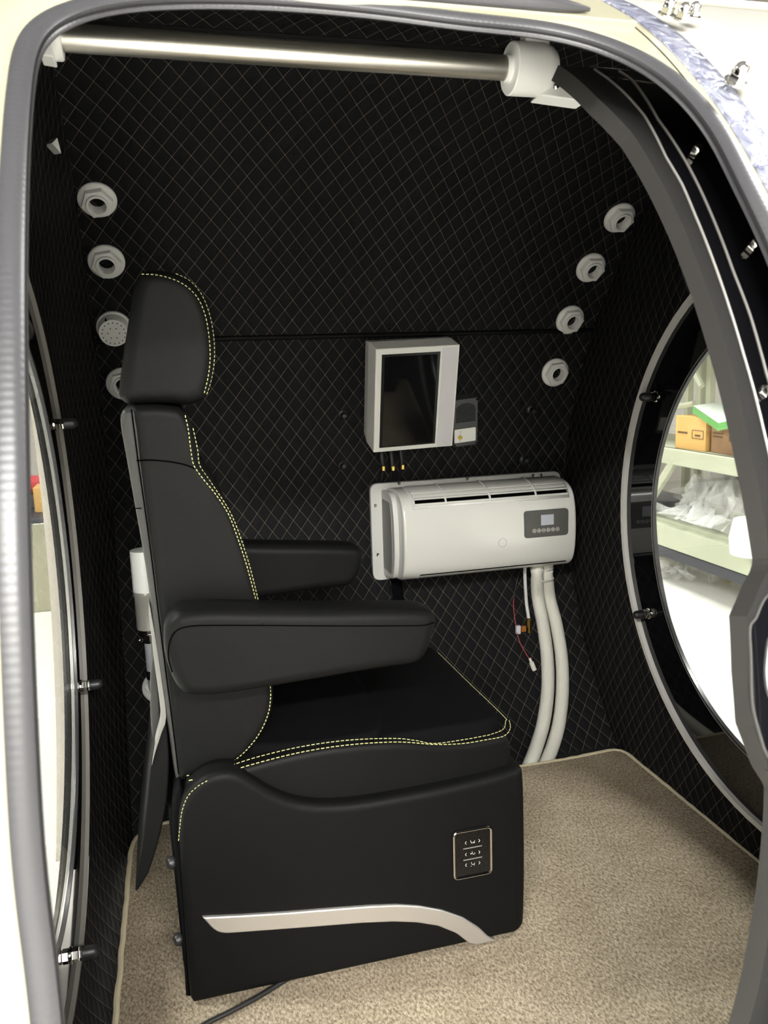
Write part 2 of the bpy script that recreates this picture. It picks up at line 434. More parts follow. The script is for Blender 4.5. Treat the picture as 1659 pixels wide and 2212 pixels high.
def sheet(name, a0, a1, n, uoff=0.0, voff=0.0, dr=0.0):
    mb = MB()
    def fn(s, t):
        a = a0 + (a1 - a0) * t; y, z = arc1(a); xl, xr = XL0, xr_at(z); return (xl + (xr - xl) * s, y, z)
    def uvf(s, t):
        a = a0 + (a1 - a0) * t; y, z = arc1(a); x = XL0 + (xr_at(z) - XL0) * s; return (x + uoff, R_(a) * C1[2] + voff + dr * drape(x))
    mb.grid(fn, 30, n, uvf)
    return mb
SEAM = 23.0
wb = sheet('w', -52, SEAM - 0.35, 50, 0.011, 0.02)
o_ = len(wb.v)
wb2 = sheet('w', SEAM + 0.35, 60, 30, dr=1.0)
wb.uv += wb2.uv; wb.add(wb2.v, wb2.f)
# ceiling run of the same quilt up to the front shell
tp = [Vector((y, z, 0)) for y, z in TOP]; tpc = catmull(tp, 6); vacc = [R_(60) * C1[2]]
for a, b in zip(tpc, tpc[1:]): vacc.append(vacc[-1] + (b - a).length)
mbt = MB(); NT = len(tpc) - 1
mbt.grid(lambda s, t: (XL0 + (xr_at(tpc[round(t * NT)].y) - XL0) * s, tpc[round(t * NT)].x, tpc[round(t * NT)].y), 30, NT,
         lambda s, t: (XL0 + (xr_at(tpc[round(t * NT)].y) - XL0) * s, vacc[round(t * NT)] + drape(XL0 + (xr_at(tpc[round(t * NT)].y) - XL0) * s)))
wall_back = wb.build('wall_back', M['quilt'], fix=False); tag(wall_back, kind='structure')
ceiling = mbt.build('ceiling', M['quilt'], fix=False); tag(ceiling, kind='structure')
seam = MB()
ys, zs = arc1(SEAM, C1[2] - 0.001)
seam.tube([(XL0, ys, zs), (xr_at(zs), ys, zs)], 0.0075, 10)
tag(seam.build('trim_1', M['leather']), kind='structure')

def end_wall(name, xi, xo_fn, sgn):
    mb = MB(); cy, cz = C2; ri = 0.640; n = len(SEC)
    rings = []; uvs = []; K = 9
    for k in range(K + 1):
        t = k / K; ring = []
        for (y, z) in SEC:
            dy, dz = y - cy, z - cz; L = math.hypot(dy, dz); yi, zi = cy + dy / L * ri, cz + dz / L * ri
            xo = xo_fn(y, z)
            if 0 < t < 1: x = xi + (xo - xi) * t ** 1.6
            else: x = xi + (xo - xi) * t
            p = (x, yi + (y - yi) * t, zi + (z - zi) * t); ring.append(p); uvs.append((p[1], p[2]))
        rings.append(ring)
    mb.rings(rings, None, False, False); mb.uv = uvs
    o = mb.build(name, M['quilt'], fix=False); tag(o, kind='structure'); return o
end_wall('wall_left', -0.214, lambda y, z: XL0, -1)
end_wall('wall_right', 1.205, lambda y, z: xr_at(z), 1)

# front shell lining with the door opening, and the painted outer shell
INPX = [(140, 2210), (134, 2098), (112, 1967), (97, 1837), (88, 1650), (73, 1300), (66, 1000), (61, 650), (64, 400), (68, 300), (74, 220), (83, 130), (96, 92), (141, 60), (190, 42), (250, 27),
        (340, 20), (500, 18), (660, 26), (830, 42), (1000, 66), (1100, 74), (1193, 84), (1289, 110), (1390, 156), (1455, 210), (1520, 285), (1552, 345), (1580, 410), (1630, 505), (1659, 575)]
IN = []
for u, v in INPX:
    q_ = PC(u, v, 0.900, True, *C2); IN.append((q_.x, math.degrees(math.atan2(q_.z - C2[1], q_.y - C2[0])) % 360))
XRI = IN[-1][0]
IN += [(XRI + .001, 160), (XRI + .001, 175), (XRI + .001, 190), (XRI - .001, 203), (XRI - .014, 211), (XRI - .05, 216), (XRI - .11, 218.5), (.19, 219), (.04, 218.5), (-.03, 216), (-.068, 211), (-.080, 203), (-.0835, 192)]
LOOP = [(p.x, p.y) for p in resample(catmull([(x, a / 63.0, 0) for x, a in IN], 6, True) + [Vector((IN[0][0], IN[0][1] / 63.0, 0))], 0.008)[:-1]]
LOOP = [(x, y * 63.0) for x, y in LOOP]
for _ in range(30):
    LOOP = [((LOOP[i - 1][0] + 2 * LOOP[i][0] + LOOP[(i + 1) % len(LOOP)][0]) / 4, (LOOP[i - 1][1] + 2 * LOOP[i][1] + LOOP[(i + 1) % len(LOOP)][1]) / 4) for i in range(len(LOOP))]
def holed_sheet(R, x0, x1, a0, a1, loop, K=8):
    cx, ca = 0.19, 172.0; mb = MB(); rings = []
    for k in range(K + 1):
        t = (k / K); ring = []
        for x, a in loop:
            dx, da = x - cx, a - ca
            tx = (x1 - cx) / dx if dx > 1e-9 else ((x0 - cx) / dx if dx < -1e-9 else 1e9)
            ta = (a1 - ca) / da if da > 1e-9 else ((a0 - ca) / da if da < -1e-9 else 1e9)
            s = min(tx, ta); xe, ae = cx + dx * s, ca + da * s
            ring.append(arc2(x + (xe - x) * t, a + (ae - a) * t, R))
        rings.append(ring)
    mb.rings(rings, None, False, False); return mb
lin = holed_sheet(0.905, -0.30, 1.34, 100.5, 250, LOOP)
tag(lin.build('wall_front', M['frameblack']), kind='structure')
def grow(loop, d):
    o = [Vector((x, R_(a) * 0.915)) for x, a in loop]; sg = 1 if area2(o) < 0 else -1
    return [(p.x, math.degrees(p.y / 0.915)) for p in offset(o, d * sg)]
RS = 0.9085
CREAM_X = 0.5035
sh = holed_sheet(RS, -0.34, CREAM_X, 112, 262, grow(LOOP, 0.010), 8)
outer = sh.build('wall_front_outside', M['cream'], thick=0.004); tag(outer, kind='structure')
# fine joint line on the cream paint
jl = MB(); jl.tube([arc2(CREAM_X - 0.013, a, RS + 0.0024) for a in np.linspace(118, 240, 90)], 0.0006, 6)
tag(jl.build('trim_2', M['gasket']), kind='structure')

# rubber door trim along the opening
def trim():
    prof = [(0.004, .896), (-0.003, .8965), (-.0055, .900), (-.005, .9045), (-.0035, .9075), (-.0045, .911), (-.0045, .917), (-.002, .9225), (.003, .9255), (.008, .9255), (.0125, .923), (.0135, .9195), (.0125, .9165), (.0105, .9150), (.0085, .905), (.006, .897)]
    prof = [(n * 0.92 + 0.005, 0.898 + (R - 0.896) * 0.48) for n, R in prof]
    base = [Vector((x, R_(a) * 0.915)) for x, a in LOOP]; sg = 1 if area2(base) < 0 else -1
    rings = []; offs = {n: offset(base, n * sg) for n, _ in prof}
    acc = [0]
    for a, b in zip(base, base[1:]): acc.append(acc[-1] + (b - a).length)
    mb = MB(); N = len(base); vs = []; uv = []
    for i in range(N + 1):
        ring = []
        for n, R in prof:
            q = offs[n][i % N]; ring.append(arc2(q.x, math.degrees(q.y / 0.915), R))
            uv.append((acc[i] if i < N else acc[-1] + 0.01, 0.0))
        rings.append(ring)
    mb.rings(rings, None, False, False); mb.uv = uv
    return mb
seal = trim().build('door_seal', M['rubber'], fix=True)
tag(seal, 'ribbed grey rubber seal running around the door opening of the chamber', 'door seal')

# flange strip, white side shell and roof shell to the right of and above the opening
def patch(x0, x1, a0, a1, R, nx=4, na=60):
    mb = MB(); mb.grid(lambda s, t: arc2(x0 + (x1 - x0) * s, a0 + (a1 - a0) * t, R), nx, na); return mb
def ang_of(q): return math.degrees(math.atan2(q.z - C2[1], q.y - C2[0]))
TA = ang_of(PC(1560, 18, RS, True, *C2))
fl = MB(); fl.grid(lambda s, t: arc2(CREAM_X + 0.030 * s, TA - 1.0 + 115 * t, RS + 0.002), 3, 90)
flange = fl.build('joint_flange', M['film'], thick=0.004)
tag(flange, 'shiny metal joint strip under crinkled clear film, right of the cream shell', 'metal strip')
ws = patch(CREAM_X + 0.030, 1.36, TA, 250, RS, 10, 80)
tag(ws.build('trim_3', M['whitepaint'], thick=0.004), kind='structure')
wl = MB(); wl.tube([arc2(x, TA, RS + 0.002) for x in np.linspace(CREAM_X + 0.03, 1.36, 8)], 0.0016, 8)
tag(wl.build('trim_4', M['cream']), kind='structure')
RO = [tuple(arc2(0, a, RS - 0.002)[1:]) for a in np.linspace(TA - 0.05, 106, 14)] + [(1.24, 1.665), (1.36, 1.722), (1.52, 1.772), (1.66, 1.788), (1.82, 1.760)] + [arc1(a, C1[2] + 0.03) for a in np.linspace(56, -50, 40)]
RO = [(p.x, p.y) for p in resample(catmull([(y, z, 0) for y, z in RO], 3), 0.03)]
rf = MB(); rf.grid(lambda s, t: (-0.34 + 1.70 * s, *RO[round(t * (len(RO) - 1))]), 6, len(RO) - 1)
tag(rf.build('roof', M['beige'], thick=0.003), kind='structure')
# raised cream hood over the door with a grey gasket strip on it
HB = [PC(u, v, RS + 0.008, True, *C2) for u, v in ((1100, 20), (1378, 46))]
hd = MB(); h0, h1_ = ang_of(HB[0]), ang_of(HB[1]); xr_ = HB[1].x
hd.rings([[arc2(x, a, R) for x, a in ((HB[0].x - 0.35, h0 - 0.3), (HB[0].x, h0), (xr_, h1_), (xr_ + 0.003, h1_ - 9), (HB[0].x - 0.35, h1_ - 9))] for R in (RS - 0.003, RS + 0.008)])
hood = hd.build('door_hood', M['cream'], bevel=0.0012, smooth=False)
tag(hood, 'raised cream box panel on the shell above the door opening', 'panel')
GX = PC(1250, 0, RS + 0.012, True, *C2); ga = ang_of(PC(1000, 4, RS + 0.012, True, *C2))
gs = MB(); gs.tube([arc2(GX.x - 0.30 + 0.30 * k / 19, ga - 0.9, RS + 0.011) for k in range(20)], [0.009] * 16 + [0.0085, 0.0075, 0.005, 0.002], 12)
gso = gs.build('gasket_strip', M['rubber'])
gso.parent = hood

# floor plate inside and the windows in both ends
fp = MB(); fp.box((0.53, 1.42, -0.03), (1.36, 1.24, 0.03))
tag(fp.build('floor', M['ground']), kind='structure')

def ringdisc(x0, x1, r0, r1, n=96):
    mb = MB(); c = (0, C2[0], C2[1])
    def ring(r, x): return [(x, C2[0] + r * math.cos(2 * PI * i / n), C2[1] + r * math.sin(2 * PI * i / n)) for i in range(n)]
    mb.rings([ring(r0, x0), ring(r1, x0), ring(r1, x1), ring(r0, x1), ring(r0, x0)], None, False, False); return mb
def bolt(parent, x, ang, s, R=0.585):
    y, z = C2[0] + R * math.cos(R_(ang)), C2[1] + R * math.sin(R_(ang))
    m = frame((x, y, z), (s, 0, 0))
    b = thing('window_bolt', (x, y, z), None, None); 
    return m
def hexprism(mb, r, z0, z1, m, ch=0.0008):
    k = 6
    rg = [[(rr * math.cos(PI / 3 * i), rr * math.sin(PI / 3 * i), z) for i in range(k)] for rr, z in ((r - ch, z0), (r, z0 + ch), (r, z1 - ch), (r - ch, z1))]
    mb.rings(rg, m)
    return mb
def window(name, xs, s):
    """s=+1: the right end (inside faces -x)"""
    root = bpy.data.objects.new(name, None); COL.objects.link(root); root.location = (xs, *C2); root['kind'] = 'structure'
    lo = xs
    ringdisc(xs - s * (0.0 if s > 0 else 0.007), xs + s * 0.022, 0.6325 if s > 0 else 0.6385, 0.646).build('rim', M['rim_lit'] if s > 0 else M['rimgrey'], root, bevel=0.0012)
    ringdisc(xs + s * (0.012 if s > 0 else 0.001), xs + s * (0.018 if s > 0 else 0.006), 0.506, 0.72).build('black_border', M['blackgloss'], root)
    g = ringdisc(xs + s * (0.009 if s > 0 else -0.001), xs + s * (0.020 if s > 0 else 0.006), 0.502, 0.5075); g.build('gasket', M['gasket'], root, bevel=0.002)
    g = ringdisc(xs + s * (0.0105 if s > 0 else -0.0005), xs + s * 0.013, 0.5105, 0.5120); g.build('gasket_lip', M['silverline'], root)
    pane = MB(); n = 96
    pane.rings([[(xx, C2[0] + 0.505 * math.cos(2 * PI * i / n), C2[1] + 0.505 * math.sin(2 * PI * i / n)) for i in range(n)] for xx in ((xs + s * 0.0135, xs + s * 0.0175) if s > 0 else (xs - 0.002, xs - 0.006))])
    pane.build('pane', M['glass'], root)
    return root
for nm_, xx_ in (('wall_left_leak_cover', -0.250), ('wall_right_leak_cover', 1.345)):  # unseen rings added behind the end walls to stop light leaking in
    tag(ringdisc(xx_, xx_ + (0.006 if xx_ > 0 else -0.006), 0.56 if xx_ < 0 else 0.70, 1.16).build(nm_, M['blackplastic']), kind='structure')
window('window_1', -0.222, -1)
window('window_2', 1.203, 1)
def window_bolt(xs, ang, s, label):
    y, z = C2[0] + 0.585 * math.cos(R_(ang)), C2[1] + 0.585 * math.sin(R_(ang))
    x0 = xs + s * (0.0118 if s > 0 else 0.0008)
    t = thing('window_bolt', (x0, y, z), label, 'bolt', 'capped bolts around the round windows')
    m = frame((x0, y, z), (-s, 0, 0))
    w = MB(); w.lathe([(0.0145, 0), (0.0145, 0.0015), (0.012, 0.003)], 24, m); w.build('washer', M['chrome'], t)
    h = MB(); hexprism(h, 0.0125, 0.003, 0.013, m); h.build('hex_nut', M['chrome'], t, smooth=False)
    h = MB(); hexprism(h, 0.0118, 0.0145, 0.019, m); h.build('lock_nut', M['chrome'], t, smooth=False)
    k = MB(); k.lathe([(0.011, 0.019), (0.0118, 0.0195), (0.0118, 0.031), (0.0112, 0.0335), (0.0112, 0.036), (0.0100, 0.041), (0.007, 0.0448), (0.003, 0.0465), (0.0006, 0.047)], 24, m)
    k.build('cap', M['blackplastic'], t)
window_bolt(1.203, 30, 1, 'black capped bolt with silver nut, upper one on the right window border')
window_bolt(1.203, -29, 1, 'black capped bolt with silver nut, lower one on the right window border')
window_bolt(-0.222, 30, -1, 'black capped bolt on the left window border, highest of its three')
window_bolt(-0.222, -30, -1, 'black capped bolt on the left window border beside the elbow fitting')
window_bolt(-0.222, -90, -1, 'black capped bolt at the bottom of the left window, beside the carpet')

# ------------------------------------------------------------------ sliding door panel inside the opening, at the right
door = thing('sliding_door', (0.75, 0.55, 0.72), 'curved sliding door pushed open to the right, matte black edge frame with hand hole', 'sliding door')
LE = [(100, .463), (128, .463), (133, .470), (143, .467), (151, .464), (158, .462), (163.9, .462), (164.4, .460), (165.3, .449), (166.9, .4335), (170, .431), (172.9, .432), (174.0, .438), (175.5, .446), (176.9, .459), (178.4, .459), (186, .456), (194, .455), (215, .458), (255, .46)]
HO = []
for v, ul, wd in ((1340, 1700, 0.0), (1355, 1676, 0.040), (1375, 1660, 0.068), (1400, 1654, 0.084), (1440, 1650, 0.094), (1470, 1651, 0.092), (1495, 1656, 0.078), (1520, 1668, 0.050), (1540, 1690, 0.0)):
    q_ = PC(ul, v, 0.845, True, *C2); HO.append((math.degrees(math.atan2(q_.z - C2[1], q_.y - C2[0])) % 360, q_.x, q_.x + wd))
HC = HO[0][1]
RG = []
for u, v in ((1720, 1255), (1658, 1285), (1632, 1334), (1619, 1356), (1621, 1421), (1624, 1516), (1640, 1584), (1658, 1632), (1700, 1680)):
    q_ = PC(u, v, 0.845, True, *C2); RG.append((math.degrees(math.atan2(q_.z - C2[1], q_.y - C2[0])) % 360, q_.x))
def interp(tab, a, k=1):
    for p, q in zip(tab, tab[1:]):
        if p[0] <= a <= q[0]: t = (a - p[0]) / max(1e-9, q[0] - p[0]); return p[k] + (q[k] - p[k]) * t
    return tab[0][k] if a < tab[0][0] else tab[-1][k]
AD0 = 120.5
def door_frame():
    angs = sorted(set([a for a, _ in LE[1:]] + [h[0] for h in HO] + list(np.linspace(AD0, 255, 110))))
    mb = MB(); XE = 0.60; RF, RB = 0.829, 0.845
    def row(a, R):
        L = interp(LE, a); 
        if HO[0][0] <= a <= HO[-1][0]: hl, hr = interp(HO, a, 1), interp(HO, a, 2)
        else: hl = hr = HC
        return L, hl, hr
    V = []
    for a in angs:
        L, hl, hr = row(a, 0)
        for R in (RB, RF):                      # outer (towards camera) then inner
            ins = 0.0
            V += [arc2(L + (0.004 if R == RB else 0.0), a, R), arc2(hl, a, R), arc2(hr, a, R), arc2(XE, a, R)]
    F = []
    for i in range(len(angs) - 1):
        a0, a1 = angs[i], angs[i + 1]; o, q = i * 8, (i + 1) * 8
        hole = a0 >= HO[0][0] - 1e-6 and a1 <= HO[-1][0] + 1e-6
        for s in (0, 4):
            F.append((o + s, o + s + 1, q + s + 1, q + s))
            F.append((o + s + 2, o + s + 3, q + s + 3, q + s + 2))
        F.append((o, q, q + 4, o + 4)); F.append((o + 3, o + 7, q + 7, q + 3))
        if hole:
            F.append((o + 1, o + 5, q + 5, q + 1)); F.append((o + 2, q + 2, q + 6, o + 6))
    mb.add(V, F)
    bm_v = mb
    return mb
df = door_frame().build('edge_frame', M['frameblack'], door, smooth=True)
# paler bevel along the leading edge
eb = MB(); eb.grid(lambda s, t: arc2(interp(LE, AD0 + (255 - AD0) * t) - 0.0006 + 0.0045 * s, AD0 + (255 - AD0) * t, 0.8288 + 0.0166 * s), 1, 400)
eb.build('edge_bevel', M['framegrey'], door, smooth=False, fix=False)
hb = MB()
hp = [(a, l) for a, l, r in HO] + [(a, r) for a, l, r in HO[::-1][1:-1]]
hpc = catmull([(x, a, 0) for a, x in hp], 3, True)
hb.tube([arc2(p.x, p.y, 0.8455) for p in hpc] + [arc2(hpc[0].x, hpc[0].y, 0.8455)], 0.0012, 8, False)
hb.build('hand_hole_rim', M['gasket'], door)
hb = MB(); hb.tube([arc2(p.x, p.y, 0.8452) for p in catmull([(x, a, 0) for a, x in RG], 5)], 0.0016, 8); hb.build('grip_ridge', M['framegrey'], door)
def grip_face():
    angs = sorted(set([a for a, _ in RG[1:-1]] + [h[0] for h in HO] + list(np.linspace(RG[0][0] + 0.3, RG[-1][0] - 0.3, 40))))
    V, F = [], []
    for a in angs:
        x0 = interp(RG, a) + 0.001
        hl, hr = (interp(HO, a, 1), interp(HO, a, 2)) if HO[0][0] <= a <= HO[-1][0] else (HC, HC)
        V += [arc2(x0, a, 0.8458), arc2(max(x0, hl), a, 0.8458), arc2(max(x0, hr), a, 0.8458), arc2(0.612, a, 0.8458)]
    for i in range(len(angs) - 1):
        o, q = i * 4, i * 4 + 4; F += [(o, o + 1, q + 1, q), (o + 2, o + 3, q + 3, q + 2)]
    mb = MB(); mb.add(V, F); return mb
grip_face().build('grip_face', M['blackgloss'], door, smooth=False)
pn = patch(0.600, 1.12, AD0, 255, 0.835, 8, 70); pn.build('panel', M['blackgloss'], door, thick=0.012)
S1 = [(1346, 197), (1393, 250), (1439, 339), (1474, 398), (1501, 462), (1544, 571), (1574, 658), (1606, 763), (1628, 839), (1650, 929)]
S2 = [(1365, 171), (1421, 256), (1480, 345), (1509, 400), (1544, 479), (1585, 587), (1620, 677), (1655, 801)]
def lip_table(px):
    t = []
    for u, v in px:
        q_ = PC(u, v, 0.8465, True, *C2); t.append((math.degrees(math.atan2(q_.z - C2[1], q_.y - C2[0])) % 360, q_.x))
    a, b = t[0], t[-1]
    return [(100, a[1])] + t + [(163.0, b[1])]
L1, L2 = lip_table(S1), lip_table(S2)
for tb_ in (L1, L2):
    sl = MB(); sl.tube([arc2(interp(tb_, a), a, 0.8462) for a in np.linspace(AD0 + 1, 162.8, 70)], 0.0013, 8)
    sl.build('seal_lip', M['silverline'], door)
pg = MB(); pg.grid(lambda s, t: arc2(interp(L1, AD0 + (162.8 - AD0) * t) * (1 - s) + 0.600 * s, AD0 + (162.8 - AD0) * t, 0.8458), 6, 60); pg.build('gloss_border', M['blackgloss'], door)
def dome_bolt(parent, p, axis, sc, name='acorn_nut', material=None):
    m = frame(p, axis) @ Matrix.Scale(sc, 4); b = MB()
    hexprism(b, 0.0105, 0.0, 0.0085, m); b.lathe([(0.0085, 0.0085), (0.0085, 0.0135), (0.0072, 0.017), (0.0045, 0.0195), (0.0008, 0.0203)], 20, m)
    return b
for u, v in ((1500, 338), (1622, 540), (1650, 850)):
    q = PC(u, v, 0.8465, True, *C2); rad = Vector((0, q.y - C2[0], q.z - C2[1])).normalized()
    dome_bolt(door, q, rad, 0.62).build('dome_nut', M['chrome'], door)

# acorn nuts on the joint strip
def acorn(u, v, label, sc):
    q = PC(u, v, 0.9205, True, *C2); rad = Vector((0, q.y - C2[0], q.z - C2[1])).normalized()
    t = thing('acorn_nut', q, label, 'nut', 'acorn nuts on the joint strip')
    m = frame(q, rad) @ Matrix.Scale(sc, 4)
    b = MB(); b.lathe([(0.0135, 0), (0.0135, 0.0018), (0.011, 0.0022)], 24, m); b.build('washer', M['chrome'], t)
    dome_bolt(t, q + rad * 0.0016, rad, sc).build('nut', M['chrome'], t)
acorn(1588, 178, 'chrome acorn nut halfway along the filmed metal strip', 0.82)
acorn(1440, 32, 'chrome acorn nut at the strip top, nearest the cream hood', 0.70)
acorn(1472, 42, 'chrome acorn nut at the strip top, middle of three', 0.70)
acorn(1496, 36, 'chrome acorn nut at the strip top, nearest the white shell', 0.62)

# ------------------------------------------------------------------ grab pole with its two brackets
YP = 1.07
pa, pb = P(118, 80, Y=YP), P(1105, 148, Y=YP)
pole = thing('grab_pole', pb, 'brushed steel grab pole across the top of the door opening', 'grab pole')
mb = MB(); mb.cyl(pa, pb, 0.0150, 32); mb.build('tube', M['steel'], pole)
bar = MB(); bar.rings([[Vector((x, YP + 0.045 + dy, pa.z + 0.024 + dz)) for dy, dz in ((-0.006, -0.012), (0.006, -0.012), (0.006, 0.012), (-0.006, 0.012))] for x in (pa.x - 0.03, pb.x + 0.02)])  # plain dark bar set behind and just above the pole
bar.build('dark_bar', M['blackplastic'], pole, bevel=0.002)
rb = bpy.data.objects.new('bracket', None)
c0 = P(1100, 148, Y=YP); c1 = P(1185, 160, Y=YP)
cl = MB()
ax = Vector((1, 0, 0)); L = 0.060
cl.lathe([(0.0165, -0.001), (0.0165, 0.006), (0.026, 0.0062), (0.0305, 0.0062), (0.0320, 0.0078), (0.0320, 0.050), (0.0290, 0.060), (0.0240, 0.066), (0.002, 0.0665)], 32, frame(c0 - ax * 0.006, ax))
col = cl.build('collar', M['white'], pole)
tb = MB(); q = P(1160, 118, Y=YP)
tb.box((c0.x + 0.036, YP, c0.z + 0.040), (0.034, 0.020, 0.030)); tb.build('collar_tab', M['white'], pole, bevel=0.002)
ft = MB()
f1 = [P(1168, 205, Y=YP - 0.012), P(1273, 219, Y=YP - 0.06), P(1205, 160, Y=YP - 0.012)]
f2 = [p + Vector((0, 0.035, 0.0)) for p in f1]
ft.add(f1 + f2, [(0, 1, 2), (5, 4, 3), (0, 3, 4, 1), (1, 4, 5, 2), (2, 5, 3, 0)]); ft.build('foot', M['white'], pole, bevel=0.002)
sw = MB(); q = P(1202, 187, Y=YP - 0.02); sw.lathe([(0.0042, 0), (0.0042, 0.002), (0.002, 0.0032)], 16, frame(q, (-0.3, -1, -0.2))); sw.build('screw', M['chrome'], pole)
lb = MB(); l0 = P(112, 98, Y=YP - 0.01)
lb.lathe([(0.0165, 0.0), (0.0235, 0.0005), (0.0245, 0.003), (0.0245, 0.010), (0.023, 0.012), (0.0165, 0.0122)], 28, frame(Vector((pa.x - 0.004, YP, pa.z)) , ax)); lb.build('collar', M['white'], pole)
lf = MB(); g1 = [P(84, 118, Y=YP - 0.02), P(117, 124, Y=YP - 0.02), P(111, 86, Y=YP - 0.02), P(90, 96, Y=YP - 0.02)]
g2 = [p + Vector((0, 0.035, 0)) for p in g1]
lf.add(g1 + g2, [(3, 2, 1, 0), (4, 5, 6, 7), (0, 1, 5, 4), (1, 2, 6, 5), (2, 3, 7, 6), (3, 0, 4, 7)]); lf.build('foot', M['white'], pole, bevel=0.002)

# small white triangular clip on the left wall
tri = MB()
t1 = [P(u, v, Y=1.80) for u, v in ((112, 309), (124, 297), (133, 332))]; t2 = [p + Vector((-0.016, 0.030, 0.004)) for p in t1]
tri.add(t1 + t2, [(0, 1, 2), (5, 4, 3), (0, 3, 4, 1), (1, 4, 5, 2), (2, 5, 3, 0)])
tag(tri.build('corner_clip', M['white'], bevel=0.001), 'small white triangular clip high on the left quilted corner', 'clip')

# ------------------------------------------------------------------ white port fittings on the back wall
def hexr(t, r):
    k = PI / 3; a = (t % k) - k / 2; return r * math.cos(k / 2) / math.cos(a)
def make_port(m_loc):
    root = bpy.data.objects.new('port_fitting', None); COL.objects.link(root); root.empty_display_size = 0.05
    f = MB(); f.lathe([(0.043, 0.0), (0.044, 0.002), (0.0435, 0.006), (0.041, 0.0085), (0.034, 0.0105), (0.0225, 0.0108), (0.0200, 0.004), (0.0200, 0.0)], 48, None, False, False); f.build('flange', M['white'], root)
    h = MB(); n = 60
    def ring(fr, z): return [(fr(2 * PI * i / n) * math.cos(2 * PI * i / n), fr(2 * PI * i / n) * math.sin(2 * PI * i / n), z) for i in range(n)]
    h.rings([ring(lambda t: hexr(t, 0.0365), 0.008), ring(lambda t: hexr(t, 0.0365), 0.022), ring(lambda t: hexr(t, 0.0355), 0.0235), ring(lambda t: 0.0255, 0.0245)], None, False, False); h.build('hex_nut', M['white'], root)
    b = MB(); b.lathe([(0.0255, 0.0245), (0.0250, 0.029), (0.0238, 0.030), (0.0200, 0.030), (0.0192, 0.028), (0.0185, 0.004), (0.0185, 0.0015)], 40, None, False, False); b.build('bore', M['white'], root)
    return root
port0 = make_port(None); used = [False]
def port(u, v, label, spin=0.2, scale=1.0):
    q = PC(u, v, C1[2]); nrm = Vector((0, C1[0] - q.y, C1[1] - q.z)).normalized()
    o = port0 if not used[0] else copy_tree(port0); used[0] = True
    o.matrix_world = frame(q, nrm) @ Matrix.Rotation(spin, 4, 'Z') @ Matrix.Scale(scale, 4)
    tag(o, label, 'pipe fitting', 'white hex port fittings on the back wall')
    return o
port(210, 430, 'white hex port fitting at upper left, highest of the left column')
port(230, 564, 'white hex port fitting at left, just above the perforated cap')
port(266, 828, 'white hex port fitting half hidden behind the headrest')
port(1337, 469, 'white hex port fitting at upper right, highest of the right column', 0.0)
port(1275, 577, 'white hex port fitting, second from the top of the right column', 0.0)
port(1230, 690, 'white hex port fitting, third from the top of the right column', 0.1)
port(1198, 804, 'white hex port fitting, lowest of the right column right of the screen', 0.1)
# perforated cap
q = PC(246, 706, C1[2]); nrm = Vector((0, C1[0] - q.y, C1[1] - q.z)).normalized(); mm = frame(q, nrm)
cap = thing('vent_cap', q, 'round white perforated vent cap left of the headrest', 'vent cap')
c = MB(); c.lathe([(0.043, 0.0), (0.044, 0.004), (0.0425, 0.008), (0.0385, 0.010), (0.037, 0.038), (0.0355, 0.042), (0.0005, 0.043)], 48, mm, False, True); c.build('body', M['white'], cap)
hl = MB()
for rr, nn in ((0.028, 16), (0.014, 6)):
    for i in range(nn):
        a = 2 * PI * i / nn; hl.lathe([(0.0014, 0.0405), (0.0014, 0.0436)], 8, mm @ Matrix.Translation((rr * math.cos(a), rr * math.sin(a), 0)))
for a in (0.3, 2.0, 3.6, 5.2):
    hl.box((0.036 * math.cos(a), 0.036 * math.sin(a), 0.034), (0.006, 0.003, 0.016), mm)
hl.build('perforation', M['groove'], cap, smooth=False)

# black screw plugs
def knob(u, v, label):
    q = PC(u, v, C1[2]); nrm = Vector((0, C1[0] - q.y, C1[1] - q.z)).normalized(); t = thing('screw_plug', q, label, 'plug', 'black plugs on the back wall')
    m = frame(q, nrm); b = MB(); b.lathe([(0.015, 0), (0.0155, 0.003), (0.013, 0.006), (0.008, 0.0075)], 24, m); b.build('base', M['blackplastic'], t)
    b = MB(); b.lathe([(0.0085, 0.006), (0.009, 0.014), (0.0085, 0.022), (0.006, 0.026), (0.001, 0.027)], 20, m); b.build('dome', M['blackplastic'], t)
knob(740, 895, 'black plug on the quilted wall, upper one left of the screen')
knob(740, 1005, 'black plug on the quilted wall, lower one left of the screen')
knob(1147, 885, 'black plug on the quilted wall, upper one right of the intercom')
knob(1131, 993, 'black plug on the quilted wall just above the air conditioner right end')

# ------------------------------------------------------------------ screen box
def quadframe(tl, tr, br, bl):
    o = (tl + tr + br + bl) / 4; x = ((tr - tl) + (br - bl)).normalized(); y = ((tl - bl) + (tr - br)).normalized(); z = x.cross(y).normalized(); y = z.cross(x)
    w = ((tr - tl).length + (br - bl).length) / 2; h = ((tl - bl).length + (tr - br).length) / 2
    m = Matrix((x, y, z)).transposed().to_4x4(); m.translation = o
    return m, w, h
tl, tr, br, bl = P(816, 757, Y=2.200), P(996, 742, Y=2.200), P(975, 966, Y=2.296), P(803, 976, Y=2.296)
mm, w, h = quadframe(tl, tr, br, bl)
mon = thing('control_screen', mm.translation, 'white framed control screen box with dark glass, on the quilted back wall', 'screen')
b = MB(); 
fr = [(-w / 2, -h / 2), (w / 2, -h / 2), (w / 2, h / 2), (-w / 2, h / 2)]
b.rings([[(x, y, 0.0) for x, y in fr], [(x - 0.008 * (1 if x > 0 else 1), y + (0.006 if y > 0 else 0.012), -0.05) for x, y in fr], [(x - 0.008, y + (0.0 if y > 0 else 0.030), -0.085) for x, y in fr]], mm)
b.build('housing', M['beigewhite'], mon, bevel=0.0022, smooth=False)
